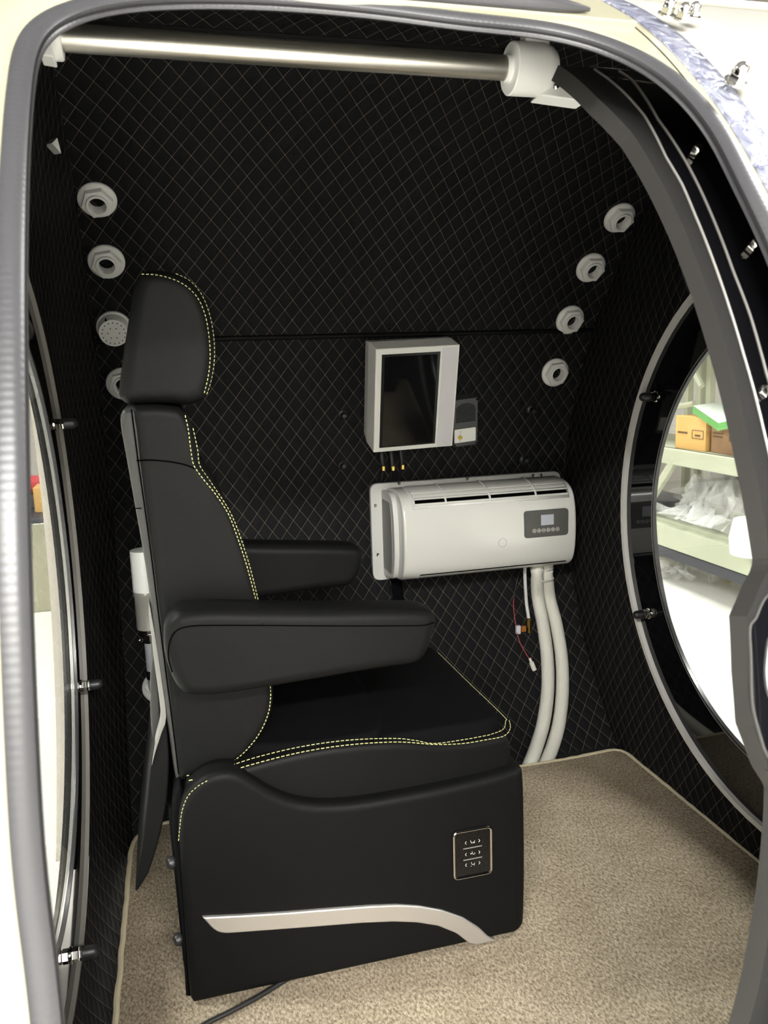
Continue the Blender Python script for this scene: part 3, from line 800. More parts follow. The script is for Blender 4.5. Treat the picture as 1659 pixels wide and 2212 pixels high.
pn = MB(); pn.box((w / 2 - 0.0275, -0.001, 0.0006), (0.043, h - 0.010, 0.0016), mm); pn.build('side_panel', M['lilac'], mon, bevel=0.0005, smooth=False)
sx0, sx1, sy0, sy1 = -w / 2 + 0.017, w / 2 - 0.056, -h / 2 + 0.014, h / 2 - 0.016
scx, scy, sw_, sh_ = (sx0 + sx1) / 2, (sy0 + sy1) / 2, sx1 - sx0, sy1 - sy0
s1 = MB(); s1.box((scx, scy, 0.0005), (sw_, sh_, 0.0014), mm); s1.build('bezel', M['bezel'], mon, smooth=False)
s2 = MB(); s2.box((scx, scy - 0.001, 0.0012), (sw_ - 0.016, sh_ - 0.012, 0.0012), mm); s2.build('glass', M['screen'], mon, smooth=False)
# intercom
tl, tr, br, bl = P(985, 866, Y=2.30), P(1037, 857, Y=2.30), P(1027, 961, Y=2.335), P(975, 966, Y=2.335)
mm, w, h = quadframe(tl, tr, br, bl)
ic = thing('intercom', mm.translation, 'dark grey intercom with speaker slots and white label, right of the screen', 'intercom')
b = MB(); b.box((0, 0, -0.025), (w, h, 0.05), mm); b.build('housing', M['intercom'], ic, bevel=0.0015, smooth=False)
sp = MB()
for i in range(14):
    yy = h * 0.40 - i * 0.0042; k = (i / 5.0); ww = w * 0.80 * (min(1, 0.45 + 0.3 * math.sqrt(i)) if i < 4 else 1.0)
    sp.box((0, yy, 0.0), (ww, 0.0017, 0.0016), mm)
sp.build('speaker_slots', M['groove'], ic, smooth=False)
lab = MB(); o2 = roundpoly([(-w * 0.47, -h * 0.41), (w * 0.41, -h * 0.41), (w * 0.41, -h * 0.12), (-w * 0.47, -h * 0.12)], 0.0035)
lab.rings([[(p.x, p.y, z) for p in o2] for z in (0.0, 0.0015)], mm); lo = lab.build('label_plate', M['beigewhite'], ic, smooth=False)
bt = MB(); bt.lathe([(0.0065, 0.001), (0.0065, 0.0035), (0.0055, 0.0045), (0.0005, 0.0047)], 24, mm @ Matrix.Translation((-w * 0.24, -h * 0.30, 0))); bt.build('call_button', M['yellowbtn'], ic)
dt = MB(); dt.lathe([(0.0012, 0.001), (0.0012, 0.002)], 12, mm @ Matrix.Translation((-w * 0.22, -h * 0.195, 0))); dt.build('indicator', M['panelgrey'], ic, smooth=False)
for cx_, cy_, lw_ in ((-0.22, -0.165, 0.008), (-0.25, -0.225, 0.006), (-0.24, -0.375, 0.007)):
    dt = MB(); dt.box((w * cx_, h * cy_, 0.0015), (lw_, 0.0009, 0.0008), mm); dt.build('label_print', M['recess'], ic, smooth=False)
for sx in (-1, 1):
    for sy in (-1, 1):
        sc_ = MB(); sc_.lathe([(0.0026, 0), (0.0026, 0.001), (0.001, 0.0012)], 12, mm @ Matrix.Translation((sx * (w / 2 - 0.004), sy * (h / 2 - 0.005), 0))); sc_.build('screw', M['groove'], ic)
# brass nipples under the screen, each on its own black stem
for u, v, lb_ in ((827, 1011, 'brass tipped tube end under the screen, left of three'), (848, 1011, 'brass tipped tube end under the screen, middle of three'), (869, 1008, 'brass tipped tube end under the screen, right of three')):
    q = P(u, v, Y=2.325); t = thing('brass_nipple', q, lb_, 'tube end', 'brass tube ends under the screen')
    k = MB(); k.tube([q + Vector((0, -0.004, -0.007)), q + Vector((0, -0.004, 0.006))], 0.0068, 16); k.build('ferrule', M['brass'], t, bevel=0.0006)
    k = MB(); k.tube([q + Vector((0, 0, 0.003)), q + Vector((0.0, 0.01, 0.03)), q + Vector((-0.001, 0.015, 0.055))], 0.0085, 12); k.build('stem', M['blackplastic'], t)
    k = MB(); k.tube([q + Vector((0, 0.004, -0.004)), q + Vector((0, 0.02, -0.03)), q + Vector((0, 0.038, -0.055))], 0.004, 10); k.build('tail', M['blackplastic'], t)

# ------------------------------------------------------------------ wall air conditioner
YB = 2.33
ac = thing('air_conditioner', (0.88, YB, 0.62), 'white wall-mounted air conditioner with small grey control panel', 'air conditioner')
bp = roundpoly([(0.572, 0.474), (1.186, 0.474), (1.186, 0.768), (0.572, 0.768)], 0.024)
b = MB(); b.rings([[(p.x, y, p.y) for p in bp] for y in (YB + 0.02, YB)]); b.build('mounting_plate', M['whitegrey'], ac, bevel=0.003)
X0, X1 = 0.618, 1.146
# body profile in (y, z), from back top over the front to back bottom
prof = [(2.325, 0.752), (2.27, 0.762), (2.215, 0.757), (2.180, 0.742), (2.160, 0.715), (2.150, 0.675), (2.147, 0.630), (2.149, 0.585), (2.157, 0.545), (2.172, 0.520), (2.196, 0.506), (2.235, 0.499), (2.325, 0.492)]
pc = [(p.x, p.y) for p in catmull([(y, z, 0) for y, z in prof], 5)]
b = MB(); b.rings([[(x, y, z) for y, z in pc] for x in (X0, X1)]); b.build('body', M['whitegloss'], ac, bevel=0.007, seg=4)
# stepped left cheek with its grey recess
ck = [(2.330, 0.748), (2.25, 0.752), (2.215, 0.735), (2.200, 0.690), (2.196, 0.630), (2.200, 0.570), (2.216, 0.520), (2.25, 0.498), (2.330, 0.490)]
cc = [(p.x, p.y) for p in catmull([(y, z, 0) for y, z in ck], 4)]
b = MB(); b.rings([[(x, y, z) for y, z in cc] for x in (X0 - 0.014, X0 + 0.002)]); b.build('side_cheek', M['whitegrey'], ac, bevel=0.004)
rc = roundpoly([(2.318, 0.515), (2.318, 0.725), (2.235, 0.725), (2.222, 0.69), (2.219, 0.62), (2.224, 0.55), (2.235, 0.515)], 0.008)
b = MB(); b.rings([[(x, p.x, p.y) for p in rc] for x in (X0 - 0.0152, X0 - 0.010)]); b.build('side_recess', M['recess'], ac)
# top air grille
def on_body(x, s, off=0.0):
    n = len(pc) - 1; i = min(int(s * n), n - 1); t = s * n - i
    y = pc[i][0] + (pc[i + 1][0] - pc[i][0]) * t; z = pc[i][1] + (pc[i + 1][1] - pc[i][1]) * t
    dy, dz = pc[i + 1][0] - pc[i][0], pc[i + 1][1] - pc[i][1]; L_ = math.hypot(dy, dz); ny, nz = dz / L_, -dy / L_
    if ny * (y - 2.25) + nz * (z - 0.63) < 0: ny, nz = -ny, -nz
    return Vector((x, y + ny * off, z + nz * off))
def skin(x0, x1, s0, s1, off, n=10, thick=0.002):
    mb = MB(); mb.grid(lambda u, v: on_body(x0 + (x1 - x0) * u, s0 + (s1 - s0) * v, off), 2, n); return mb
g = skin(X0 + 0.030, X1 - 0.018, 0.10, 0.335, 0.0012, 14); g.build('grille_frame', M['whitegrey'], ac, thick=0.002)
g = skin(X0 + 0.040, X1 - 0.024, 0.255, 0.300, 0.0024, 4); g.build('air_slot', M['groove'], ac, thick=0.0008)
for k, (s0, s1) in enumerate(((0.11, 0.215), (0.225, 0.250), (0.262, 0.274), (0.302, 0.318))):
    g = skin(X0 + 0.036, X1 - 0.022, s0, s1, 0.0040, 4); g.build('louvre', M['whitegloss'], ac, thick=0.0035, bevel=0.0008)
for xx in (0.745, 0.878, 1.020):
    g = skin(xx, xx + 0.005, 0.10, 0.320, 0.0050, 12); g.build('grille_rib', M['whitegrey'], ac, thick=0.004)
# seam of the lower flap and its dark gap
g = skin(X0 + 0.052, X1 - 0.022, 0.735, 0.748, 0.0006, 2); g.build('outlet_gap', M['groove'], ac, thick=0.001)
g = skin(X0 + 0.050, X0 + 0.0515, 0.735, 0.86, 0.0006, 5); g.build('flap_joint', M['recess'], ac, thick=0.0008)
# round sensor mark and control panel on the front
cm = on_body(0.912, 0.555, 0.0004); nrm = Vector((0, -1, 0.02))
g = MB(); mm = frame(cm, nrm)
g.rings([[(r * math.cos(2 * PI * i / 40), r * math.sin(2 * PI * i / 40), z) for i in range(40)] for r, z in ((0.0118, 0.0002), (0.0118, 0.0008), (0.0128, 0.0008), (0.0128, 0.0002))], mm, False, False)
g.build('sensor_ring', M['recess'], ac)
tl, tr, br, bl = P(1133, 1105, Y=2.1472), P(1228, 1098, Y=2.1472), P(1229, 1156, Y=2.1472), P(1134, 1163, Y=2.1472)
cpx = (tl.x + tr.x) / 2 - 0.001; cpz = (tl.z + bl.z) / 2; cw, chh = (tr - tl).length, (tl.z - bl.z)
o2 = roundpoly([(-cw / 2, -chh / 2), (cw / 2, -chh / 2), (cw / 2, chh / 2), (-cw / 2, chh / 2)], 0.011)
cpm = frame((cpx, 2.1468, cpz), (0, -1, 0.0))
cp = MB(); cp.rings([[(p.x, p.y, z) for p in o2] for z in (-0.008, 0.0022)], cpm); cpo = cp.build('control_panel', M['panelgrey'], ac, bevel=0.001)
ld = MB(); ld.box((0.002, 0.0105, 0.0024), (0.040, 0.0305, 0.0012), cpm); ld.build('display', M['lcd'], cpo, smooth=False)
for i in range(6):
    xx = -0.0385 + i * 0.0146; m2 = cpm @ Matrix.Translation((xx, -0.0195, 0.0022))
    g = MB(); g.rings([[(r * math.cos(2 * PI * k / 24), r * math.sin(2 * PI * k / 24), z) for k in range(24)] for r, z in ((0.0050, 0), (0.0050, 0.0006), (0.0058, 0.0006), (0.0058, 0))], m2, False, False)
    if i == 0: g.box((-0.0014, 0, 0.0003), (0.0010, 0.005, 0.0006), m2); g.box((0.0014, 0, 0.0003), (0.0010, 0.005, 0.0006), m2)
    if i == 1: g.box((0, 0, 0.0003), (0.0060, 0.0012, 0.0006), m2); g.box((0, 0, 0.0003), (0.0012, 0.0060, 0.0006), m2)
    if i == 2: g.box((0, 0, 0.0003), (0.0070, 0.0016, 0.0006), m2)
    if i in (3, 4):
        sg = 1 if i == 3 else -1
        for a, bb in (((-0.003, -0.002), (0.003, -0.002)), ((-0.003, -0.002), (0, 0.003)), ((0.003, -0.002), (0, 0.003))):
            pa_, pb_ = Vector((*a, 0)), Vector((*bb, 0)); pa_.y *= sg; pb_.y *= sg
            g.tube([m2 @ (pa_ + Vector((0, 0, 0.0004))), m2 @ (pb_ + Vector((0, 0, 0.0004)))], 0.0005, 6)
    if i == 5:
        for yy in (-0.0018, 0, 0.0018): g.box((0, yy, 0.0003), (0.004, 0.0009, 0.0006), m2)
    g.build('button', M['icon'], cpo, smooth=False)
for u, v in ((862, 1044), (1009, 1034), (1151, 1027), (811, 1092), (816, 1198), (1169, 1026)):
    q = P(u, v, Y=YB); g = MB(); g.lathe([(0.0050, 0), (0.0050, 0.002), (0.0035, 0.003), (0.0034, 0.0018), (0.0003, 0.0018)], 20, frame(q, (0, -1, 0)), False, True); g.build('screw', M['chrome'], ac)

# insulated hoses, thin drain tube and wire under the air conditioner
def wallpt(u, v, Y): return P(u, v, Y=Y)
def hosepath(pts):
    return catmull([P(u, v, Y=y) for u, v, y in pts], 8)
def hugging(pts, gap):
    out = []
    for u, v, y in pts:
        for _ in range(12):
            z = P(u, v, Y=y).z; yw = C1[0] + math.sqrt(max(0.01, C1[2] ** 2 - (z - C1[1]) ** 2)); y = min(y, yw - gap) if z > 0.45 else yw - gap
        out.append((u, v, y))
    return hosepath(out)
h1 = hugging([(1160, 1215, 2.235), (1160, 1240, 2.235), (1162, 1290, 2.24), (1173, 1350, 2.24), (1182, 1420, 2.225), (1183, 1490, 2.19), (1174, 1560, 2.13), (1158, 1615, 2.07), (1138, 1665, 2.03)], 0.034)
h2 = hugging([(1182, 1215, 2.250), (1182, 1240, 2.250), (1187, 1290, 2.26), (1202, 1350, 2.27), (1213, 1420, 2.26), (1215, 1490, 2.22), (1208, 1560, 2.16), (1193, 1615, 2.09), (1174, 1660, 2.05)], 0.024)
for nm, hp_, lb_ in (('insulated_hose', h1, 'cream insulated hose under the air conditioner, left of the pair'), ('insulated_hose', h2, 'cream insulated hose under the air conditioner, right of the pair')):
    n = len(hp_); rr = []
    for i, p in enumerate(hp_):
        r = 0.0195
        if i < 12: r = 0.0165 + 0.003 * abs(math.sin(i * 0.75))
        rr.append(r)
    g = MB(); g.tube(hp_, rr, 24); tag(g.build(nm, M['hose']), lb_, 'hose', 'hoses under the air conditioner')
for pth, z in ((h1, 6), (h1, 11)):
    pass
for k, lb_ in ((5, 'pale cable tie binding the two cream hoses, the upper one'), (10, 'pale cable tie binding the two cream hoses, the lower one')):
    c = (h1[k] + h2[k]) / 2
    tie = MB(); tie.tube([c + Vector((0.036 * math.cos(2 * PI * i / 24), 0.0255 * math.sin(2 * PI * i / 24), 0)) for i in range(25)], 0.0016, 6, False)
    tag(tie.build('cable_tie', M['tubew']), lb_, 'cable tie', 'ties on the cream hoses')
dr = hugging([(1134, 1222, 2.26), (1134, 1250, 2.265), (1137, 1300, 2.28), (1142, 1336, 2.285)], 0.022)
dt_ = thing('drain_tube', dr[0], 'thin white drain tube with brass end under the air conditioner', 'tube')
g = MB(); g.tube(dr, 0.0052, 14); g.build('tube', M['tubew'], dt_)
e = dr[-1]; g = MB(); hexprism(g, 0.0078, 0.0, 0.026, frame(e, (0.02, 0, -1))); g.lathe([(0.0055, 0.024), (0.0055, 0.040), (0.0075, 0.041), (0.0075, 0.045)], 16, frame(e, (0.02, 0, -1))); g.build('brass_fitting', M['brass'], dt_)
wr = hugging([(1122, 1235, 2.30), (1117, 1255, 2.31), (1110, 1290, 2.30), (1110, 1320, 2.29), (1115, 1352, 2.28), (1122, 1385, 2.27), (1135, 1410, 2.26), (1144, 1424, 2.25)], 0.016)
wt = thing('connector_wire', wr[0], 'red wire with white connectors left of the hoses', 'wire')
g = MB(); g.tube(wr[:18], 0.0022, 8); g.build('black_sleeve', M['cablem'], wt)
g = MB(); g.tube(wr[17:], 0.0014, 8); g.build('red_lead', M['redwire'], wt)
q = P(1119, 1360, Y=wr[32].y - 0.004); g = MB(); g.box(q, (0.014, 0.012, 0.026)); g.build('plug', M['lilac'], wt, bevel=0.0015)
q = P(1131, 1358, Y=wr[32].y - 0.004); g = MB(); g.box(q, (0.014, 0.008, 0.018)); g.build('clip', M['orange'], wt, bevel=0.001)
a_, b_ = P(1144, 1422, Y=wr[-1].y), P(1155, 1448, Y=wr[-1].y - 0.012); g = MB(); g.tube([a_, a_.lerp(b_, 0.3), a_.lerp(b_, 0.35), b_], [0.004, 0.0045, 0.0075, 0.007], 8); g.build('plug', M['hose'], wt)
q0, q1 = PC(853, 1262, 1.07), PC(858, 1322, 1.07)
g = MB(); g.rings([[q + Vector((sx * 0.019, -0.008 * k, 0)) for sx, k in ((-1, 0), (1, 0), (1, 1), (-1, 1))] for q in (q0 + Vector((0, -0.004, 0.03)), q0 + Vector((0, -0.012, 0)), q1 + Vector((0.003, -0.004, 0)))])
tag(g.build('strap', M['blackgloss'], bevel=0.001), 'short black strap on the quilted wall under the air conditioner', 'strap')

# ------------------------------------------------------------------ silencer with elbow behind the chair back
YM = 2.15
q = P(325, 1500, Y=2.235)
sl = thing('silencer', P(300, 1260, Y=YM), 'white and steel air silencer with hose and elbow behind the chair back', 'silencer')
xc = P(279, 1190, Y=YM).x + 0.036
def zl(v): return P(305, v, Y=YM).z
g = MB(); mz = Matrix.Translation((xc, YM, 0))
g.lathe([(0.0355, zl(1275)), (0.0355, zl(1192)), (0.0345, zl(1188)), (0.001, zl(1187))], 40, mz); g.build('white_cap', M['white'], sl)
g = MB(); g.lathe([(0.020, zl(1358)), (0.0335, zl(1357)), (0.0340, zl(1352)), (0.0340, zl(1289)), (0.0358, zl(1287)), (0.0358, zl(1275))], 40, mz); g.build('steel_body', M['steelsoft'], sl)
g = MB(); g.lathe([(0.018, zl(1371)), (0.018, zl(1356))], 6, mz); g.build('hex_adapter', M['chrome'], sl, smooth=False)
g = MB(); g.lathe([(0.0205, zl(1388)), (0.0215, zl(1387)), (0.0215, zl(1370)), (0.0205, zl(1369))], 32, mz); g.lathe([(0.0001, 0), (0.005, 0), (0.006, 0.004), (0.004, 0.010), (0.0001, 0.011)], 14, frame((xc - 0.022, YM - 0.012, zl(1379)), (-1, -0.3, 0))); g.build('hose_clamp', M['chrome'], sl)
g = MB(); g.lathe([(0.0185, zl(1450)), (0.0185, zl(1386))], 32, mz); g.build('braided_hose', M['braid'], sl)
g = MB(); g.lathe([(0.0195, zl(1468)), (0.0205, zl(1467)), (0.0205, zl(1450)), (0.0195, zl(1449))], 32, mz); g.build('hose_clamp', M['chrome'], sl)
e0 = Vector((xc, YM, zl(1466))); e1 = Vector((xc, YM, zl(1485))); e2 = Vector((xc + 0.002, YM + 0.03, zl(1505))); e3 = Vector((xc + 0.003, 2.225, zl(1508)))
g = MB(); g.tube(catmull([e0, e1, e2, e3], 8), 0.0178, 24); g.build('elbow', M['steelsoft'], sl)
pp = copy_tree(port0); qq = Vector((xc + 0.004, 2.236, 0.262)); nrm = Vector((0, C1[0] - qq.y, C1[1] - qq.z)).normalized()
qc = Vector((C1[0], C1[1])) - Vector((nrm.y, nrm.z)) * C1[2]
pp.matrix_world = frame((qq.x, qc.x, qc.y), nrm) @ Matrix.Scale(0.98, 4)
tag(pp, 'white hex port fitting low behind the chair, holding the steel elbow', 'pipe fitting', 'white hex port fittings on the back wall')

# ------------------------------------------------------------------ carpet mat
mo = roundpoly([(-0.170, 0.845), (1.208, 0.845), (1.208, 1.985), (1.05, 1.972), (0.80, 1.975), (-0.150, 1.985)], [0.03, 0.03, 0.045, 0.2, 0.2, 0.10], 8)
mo = [(p.x, p.y) for p in mo]
mat_t = thing('carpet_mat', (0.5, 1.4, 0), 'beige cut pile carpet mat with bound edge covering the chamber floor', 'carpet')
def floor_fn(u, v, d): return Vector((u, v, d))
g = MB(); oo = resample([Vector((*p, 0)) for p in mo] + [Vector((*mo[0], 0))], 0.02)[:-1]
gi = offset([Vector((p.x, p.y)) for p in oo], 0.008 if area2(oo) > 0 else -0.008)
g.rings([[(p.x, p.y, -0.014) for p in oo], [(p.x, p.y, -0.004) for p in oo], [(p.x, p.y, 0.0) for p in gi]]); g.build('pile', M['carpet'], mat_t)
rnd = random.Random(3)
ed = [Vector((p.x + rnd.uniform(-.0012, .0012), p.y + rnd.uniform(-.0012, .0012), -0.004 + rnd.uniform(-.0008, .0008))) for p in oo]
g = MB(); g.tube(ed + [ed[0]], 0.0068, 8, False); g.build('bound_edge', M['binding'], mat_t)

# ------------------------------------------------------------------ the chair (seen from its side, facing right)
ch = thing('reclining_chair', (0.29, 1.61, 0.0), 'black leather reclining chair with yellow stitching, in the middle of the chamber', 'armchair')
YB0, YB1 = 1.340, 1.875
base_px = [(386, 1800), (390, 1755), (402, 1722), (425, 1694), (455, 1676), (490, 1669), (520, 1674), (550, 1690), (590, 1714), (640, 1733), (700, 1740), (770, 1736), (860, 1722), (950, 1705), (1050, 1683), (1105, 1667), (1126, 1662), (1133, 1676), (1136, 1760), (1137, 1880), (1135, 1980), (1131, 2002), (1118, 2016), (1088, 2026), (900, 2069), (700, 2114), (520, 2151), (430, 2171), (416, 2168), (411, 2150), (405, 2080), (397, 1960), (390, 1860)]
bo = pxo(base_px, YB0, 4)
bo = [Vector((p.x, max(p.y, 0.004))) for p in bo]
side = pillow(bo, YB0, YB0 + 0.085, 0.014, xz, 5); side.build('side_panel', M['leather'], ch)
side2 = pillow(bo, YB1, YB1 - 0.085, 0.014, xz, 5); side2.build('side_panel', M['leather'], ch)
cr = roundpoly([(-0.040, 0.015), (0.600, 0.015), (0.615, 0.30), (0.56, 0.335), (0.05, 0.30), (-0.045, 0.36)], 0.02)
g = pillow([(p.x, p.y) for p in cr], YB0 + 0.06, YB1 - 0.06, 0.01, xz); g.build('base_core', M['suede'], ch)
fr_ = roundpoly([(0.585, 0.05), (0.628, 0.06), (0.632, 0.22), (0.622, 0.30), (0.585, 0.31)], 0.014)
g = pillow([(p.x, p.y) for p in fr_], YB0 + 0.05, YB1 - 0.05, 0.012, xz); g.build('footrest', M['leather'], ch)
rp = pxo([(372, 1790), (372, 1740), (378, 1700), (392, 1690), (400, 1800), (412, 2000), (420, 2160), (404, 2158), (398, 2080), (390, 1960), (380, 1860)], YB0 + 0.05, 3)
g = pillow(rp, YB0 + 0.03, YB1 - 0.03, 0.006, xz); g.build('rear_panel', M['suede'], ch)
for u, v in ((374, 1862), (389, 2028)):
    q = P(u, v, Y=YB0 + 0.055); g = MB(); g.lathe([(0.011, -0.002), (0.012, 0.004), (0.009, 0.010), (0.001, 0.011)], 20, frame(q, (-1, -0.4, 0))); g.build('rear_knob', M['blackplastic'], ch)
# silver trim strip
tp_ = [(437, 1980), (520, 1976), (620, 1970), (720, 1962), (800, 1956), (855, 1954), (905, 1957), (955, 1966), (1000, 1982), (1035, 2004), (1058, 2026), (1072, 2040), (1050, 2048), (1030, 2050), (1012, 2036), (985, 2015), (945, 1999), (900, 1992), (850, 1990), (780, 1993), (680, 2001), (560, 2010), (490, 2015), (472, 2013), (458, 2004)]
to = [Vector((P(u, v, Y=YB0 - 0.003).x, max(0.004, P(u, v, Y=YB0 - 0.003).z))) for u, v in tp_]
to = [Vector((p.x, p.y)) for p in resample([Vector((p.x, p.y, 0)) for p in to] + [Vector((to[0].x, to[0].y, 0))], 0.008)[:-1]]
g = pillow(to, YB0 - 0.006, YB0 + 0.006, 0.003, xz, 3); g.build('trim_strip', M['satin'], ch)
# seat switch panel
kx = [P(u, v, Y=YB0 - 0.002) for u, v in ((978, 1797), (1061, 1782), (1060, 1884), (979, 1898))]
mmS, w, h = quadframe(*kx)
mmS = frame(mmS.translation, (0, -1, 0))
o2 = roundpoly([(-w / 2, -h / 2), (w / 2, -h / 2), (w / 2, h / 2), (-w / 2, h / 2)], 0.010)
sp_t = MB(); sp_t.rings([[(p.x, p.y, z) for p in o2] for z in (-0.004, 0.0026)], mmS); swp = sp_t.build('switch_panel', M['blackgloss'], ch)
g = MB(); cps = [mmS @ Vector((p.x, p.y, 0.003)) for p in offset([Vector((p.x, p.y)) for p in o2], 0.001)]; g.tube(cps + [cps[0]], 0.0024, 8, False); g.build('chrome_bezel', M['chrome'], swp)
ic_ = MB()
for k, yy in enumerate((h * 0.235, -0.001, -h * 0.235)):
    for sx in (-1, 1):
        x0 = sx * 0.0135
        ic_.tube([mmS @ Vector((x0 - sx * 0.0012, yy + 0.0030, 0.0030)), mmS @ Vector((x0 + sx * 0.0013, yy, 0.0030)), mmS @ Vector((x0 - sx * 0.0012, yy - 0.0030, 0.0030))], 0.0004, 6)
    def ln(*pts): ic_.tube([mmS @ Vector((a, yy + b, 0.0030)) for a, b in pts], 0.00035, 6)
    if k == 0: ln((-0.004, 0.0035), (-0.0025, -0.002), (0.001, -0.0025), (0.001, 0)); ln((0.002, -0.001), (0.0045, -0.003)); ln((0.0045, 0.002), (0.003, -0.003))
    if k == 1: ln((-0.001, 0.004), (0.0005, -0.002), (0.004, -0.002), (0.0045, 0.001)); ln((-0.004, 0.0), (-0.0015, 0.0)); ln((-0.003, 0.0015), (-0.004, 0.0), (-0.003, -0.0015))
    if k == 2: ln((-0.003, 0.004), (-0.0015, -0.001), (0.0025, -0.001), (0.003, -0.004)); ln((-0.004, -0.004), (-0.0025, -0.004)); ln((0.0035, 0.002), (0.0035, -0.001))
ic_.build('switch_icons', M['iconw'], swp)
for yy in (h * 0.118, -h * 0.123):
    g = MB(); g.box((0, yy, 0.003), (0.0375, 0.0016, 0.0010), mmS); g.build('divider_line', M['satin'], swp, smooth=False)
# rear seam of the base
stitches(catmull([P(u, v, Y=YB0 + 0.012) + Vector((0, -0.011, 0)) for u, v in ((447, 1680), (425, 1693), (405, 1714), (393, 1745), (388, 1780), (385, 1812))], 8), 'stitching', ch, 0.004, 0.003, 0.0007)

# seat cushion
YS0, YS1 = 1.368, 1.850
seat_px = [(404, 1700), (420, 1690), (470, 1676), (560, 1650), (640, 1630), (720, 1616), (800, 1608), (870, 1605), (940, 1610), (1000, 1608), (1050, 1600), (1085, 1592), (1100, 1597), (1106, 1625), (1106, 1665), (1090, 1705), (900, 1760), (700, 1790), (560, 1780), (440, 1740)]
so = pxo(seat_px, YS0, 4)
g = pillow(so, YS0, YS1, 0.012, xz, 4); g.build('seat', M['leather'], ch)
# top pads in black suede (plan outline), a rear and a front one
zt = max(p.y for p in so) - 0.002
def pad(pts, z0, z1, r, name, mtl):
    o = roundpoly(pts, r, 8); mb = pillow([(p.x, p.y) for p in o], z1, z0, 0.012, lambda u, v, d: Vector((u, v, d)), 5); return mb.build(name, mtl, ch)
xa, xb, xm = 0.10, P(1092, 1575, Y=YS0 + 0.01).x, 0.372
pad([(xm - 0.03, YS0 + 0.010), (xb, YS0 + 0.012), (xb, YS1 - 0.012), (xm - 0.03, YS1 - 0.010)], zt - 0.06, zt + 0.004, [0.02, 0.045, 0.045, 0.02], 'seat_front_pad', M['suede'])
pad([(0.10, YS0 + 0.045), (0.20, YS0 + 0.016), (xm - 0.025, YS0 + 0.014), (xm, YS0 + 0.10), (xm, YS1 - 0.10), (xm - 0.025, YS1 - 0.014), (0.20, YS1 - 0.016), (0.10, YS1 - 0.045)], zt - 0.06, zt + 0.010, [0.02, 0.03, 0.05, 0.10, 0.10, 0.05, 0.03, 0.02], 'seat_rear_pad', M['suede'])
up = catmull([P(u, v, Y=YS0 + 0.008) for u, v in ((500, 1653), (560, 1634), (650, 1613), (750, 1599), (850, 1595), (900, 1600), (938, 1606), (1000, 1598), (1055, 1588))], 8)
fz = up[-1].z
up2 = catmull([up[-1], P(1086, 1576, Y=YS0 + 0.018), P(1092, 1558, Y=YS0 + 0.040), P(1086, 1545, Y=YS0 + 0.065), P(1010, 1472, Y=YS0 + 0.25), P(945, 1408, Y=YS1 - 0.03)], 8)
stitches(up + up2[1:], 'stitching', ch, 0.006, 0.003, 0.0008)
lo_ = catmull([P(u, v, Y=YS0 - 0.001) for u, v in ((408, 1686), (470, 1673), (560, 1647), (640, 1627), (720, 1613), (800, 1605), (870, 1603), (940, 1608), (1000, 1606), (1050, 1598))] + [P(1088, 1590, Y=YS0 + 0.006), P(1102, 1574, Y=YS0 + 0.02), P(1100, 1556, Y=YS0 + 0.045)], 8)
stitches(lo_, 'stitching', ch, 0.006, 0.003, 0.0009)

# backrest
YK0, YK1 = 1.395, 1.825
back_px = [(286, 882), (300, 877), (340, 876), (378, 880), (396, 888), (412, 910), (424, 950), (431, 985), (436, 1005), (455, 1032), (478, 1068), (500, 1102), (518, 1145), (538, 1205), (553, 1262), (566, 1320), (580, 1400), (592, 1480), (590, 1530), (576, 1572), (550, 1612), (520, 1645), (480, 1666), (440, 1676), (402, 1686), (385, 1690), (380, 1650), (369, 1560), (356, 1450), (342, 1340), (327, 1220), (312, 1110), (299, 1010), (290, 930), (285, 900)]
bk = pxo(back_px, YK0, 4)
g = pillow(bk, YK0, YK1, 0.016, xz, 5); g.build('backrest', M['leather'], ch)
rear_px = [(262, 892), (272, 883), (300, 880), (330, 890), (345, 1000), (360, 1150), (380, 1330), (395, 1450), (405, 1560), (412, 1670), (395, 1692), (380, 1690), (366, 1600), (348, 1480), (332, 1370), (320, 1270), (306, 1180), (290, 1090), (274, 1000), (260, 920)]
rr_ = pxo(rear_px, YK0, 4)
g = pillow(rr_, YK0 + 0.006, YK1 - 0.006, 0.012, xz, 5); g.build('back_cover', M['leather_lit_grey'], ch)  # paler leather imitates left-window light on the chair's rear side
# seams of the backrest side
def seam_line(pts, Y, name='seam', r=0.0014):
    q = catmull([P(u, v, Y=Y) for u, v in pts], 8); mb = MB(); mb.tube(q, r, 6); return mb.build(name, M['groove'], ch)
seam_line([(295, 995), (330, 994), (370, 998), (400, 1004), (420, 1012)], YK0 - 0.0002)
seam_line([(284, 884), (290, 930), (299, 1000), (312, 1090), (327, 1200), (343, 1330), (357, 1440), (371, 1550), (386, 1672)], YK0 + 0.001)
seam_line([(284, 1096), (292, 1098), (306, 1098)], YK0 - 0.001, r=0.001)
st_in = [(400, 897), (407, 930), (412, 970), (417, 1000), (424, 1014), (440, 1036), (460, 1060), (480, 1088), (497, 1118), (512, 1158), (530, 1212), (545, 1266), (558, 1320), (572, 1400), (584, 1480), (582, 1530), (569, 1568), (548, 1602), (518, 1634), (488, 1652), (458, 1664), (402, 1676)]
stitches(catmull([P(u, v, Y=YK0 - 0.0003) for u, v in st_in], 6), 'stitching', ch, 0.0055, 0.0028, 0.0009)
st_out = [(417, 925), (427, 972), (431, 1004), (448, 1031), (474, 1069), (497, 1106), (515, 1148), (535, 1208), (550, 1264), (563, 1320)]
stitches(catmull([P(u, v, Y=YK0 + 0.006) for u, v in st_out], 6), 'stitching', ch, 0.0055, 0.0028, 0.0008)

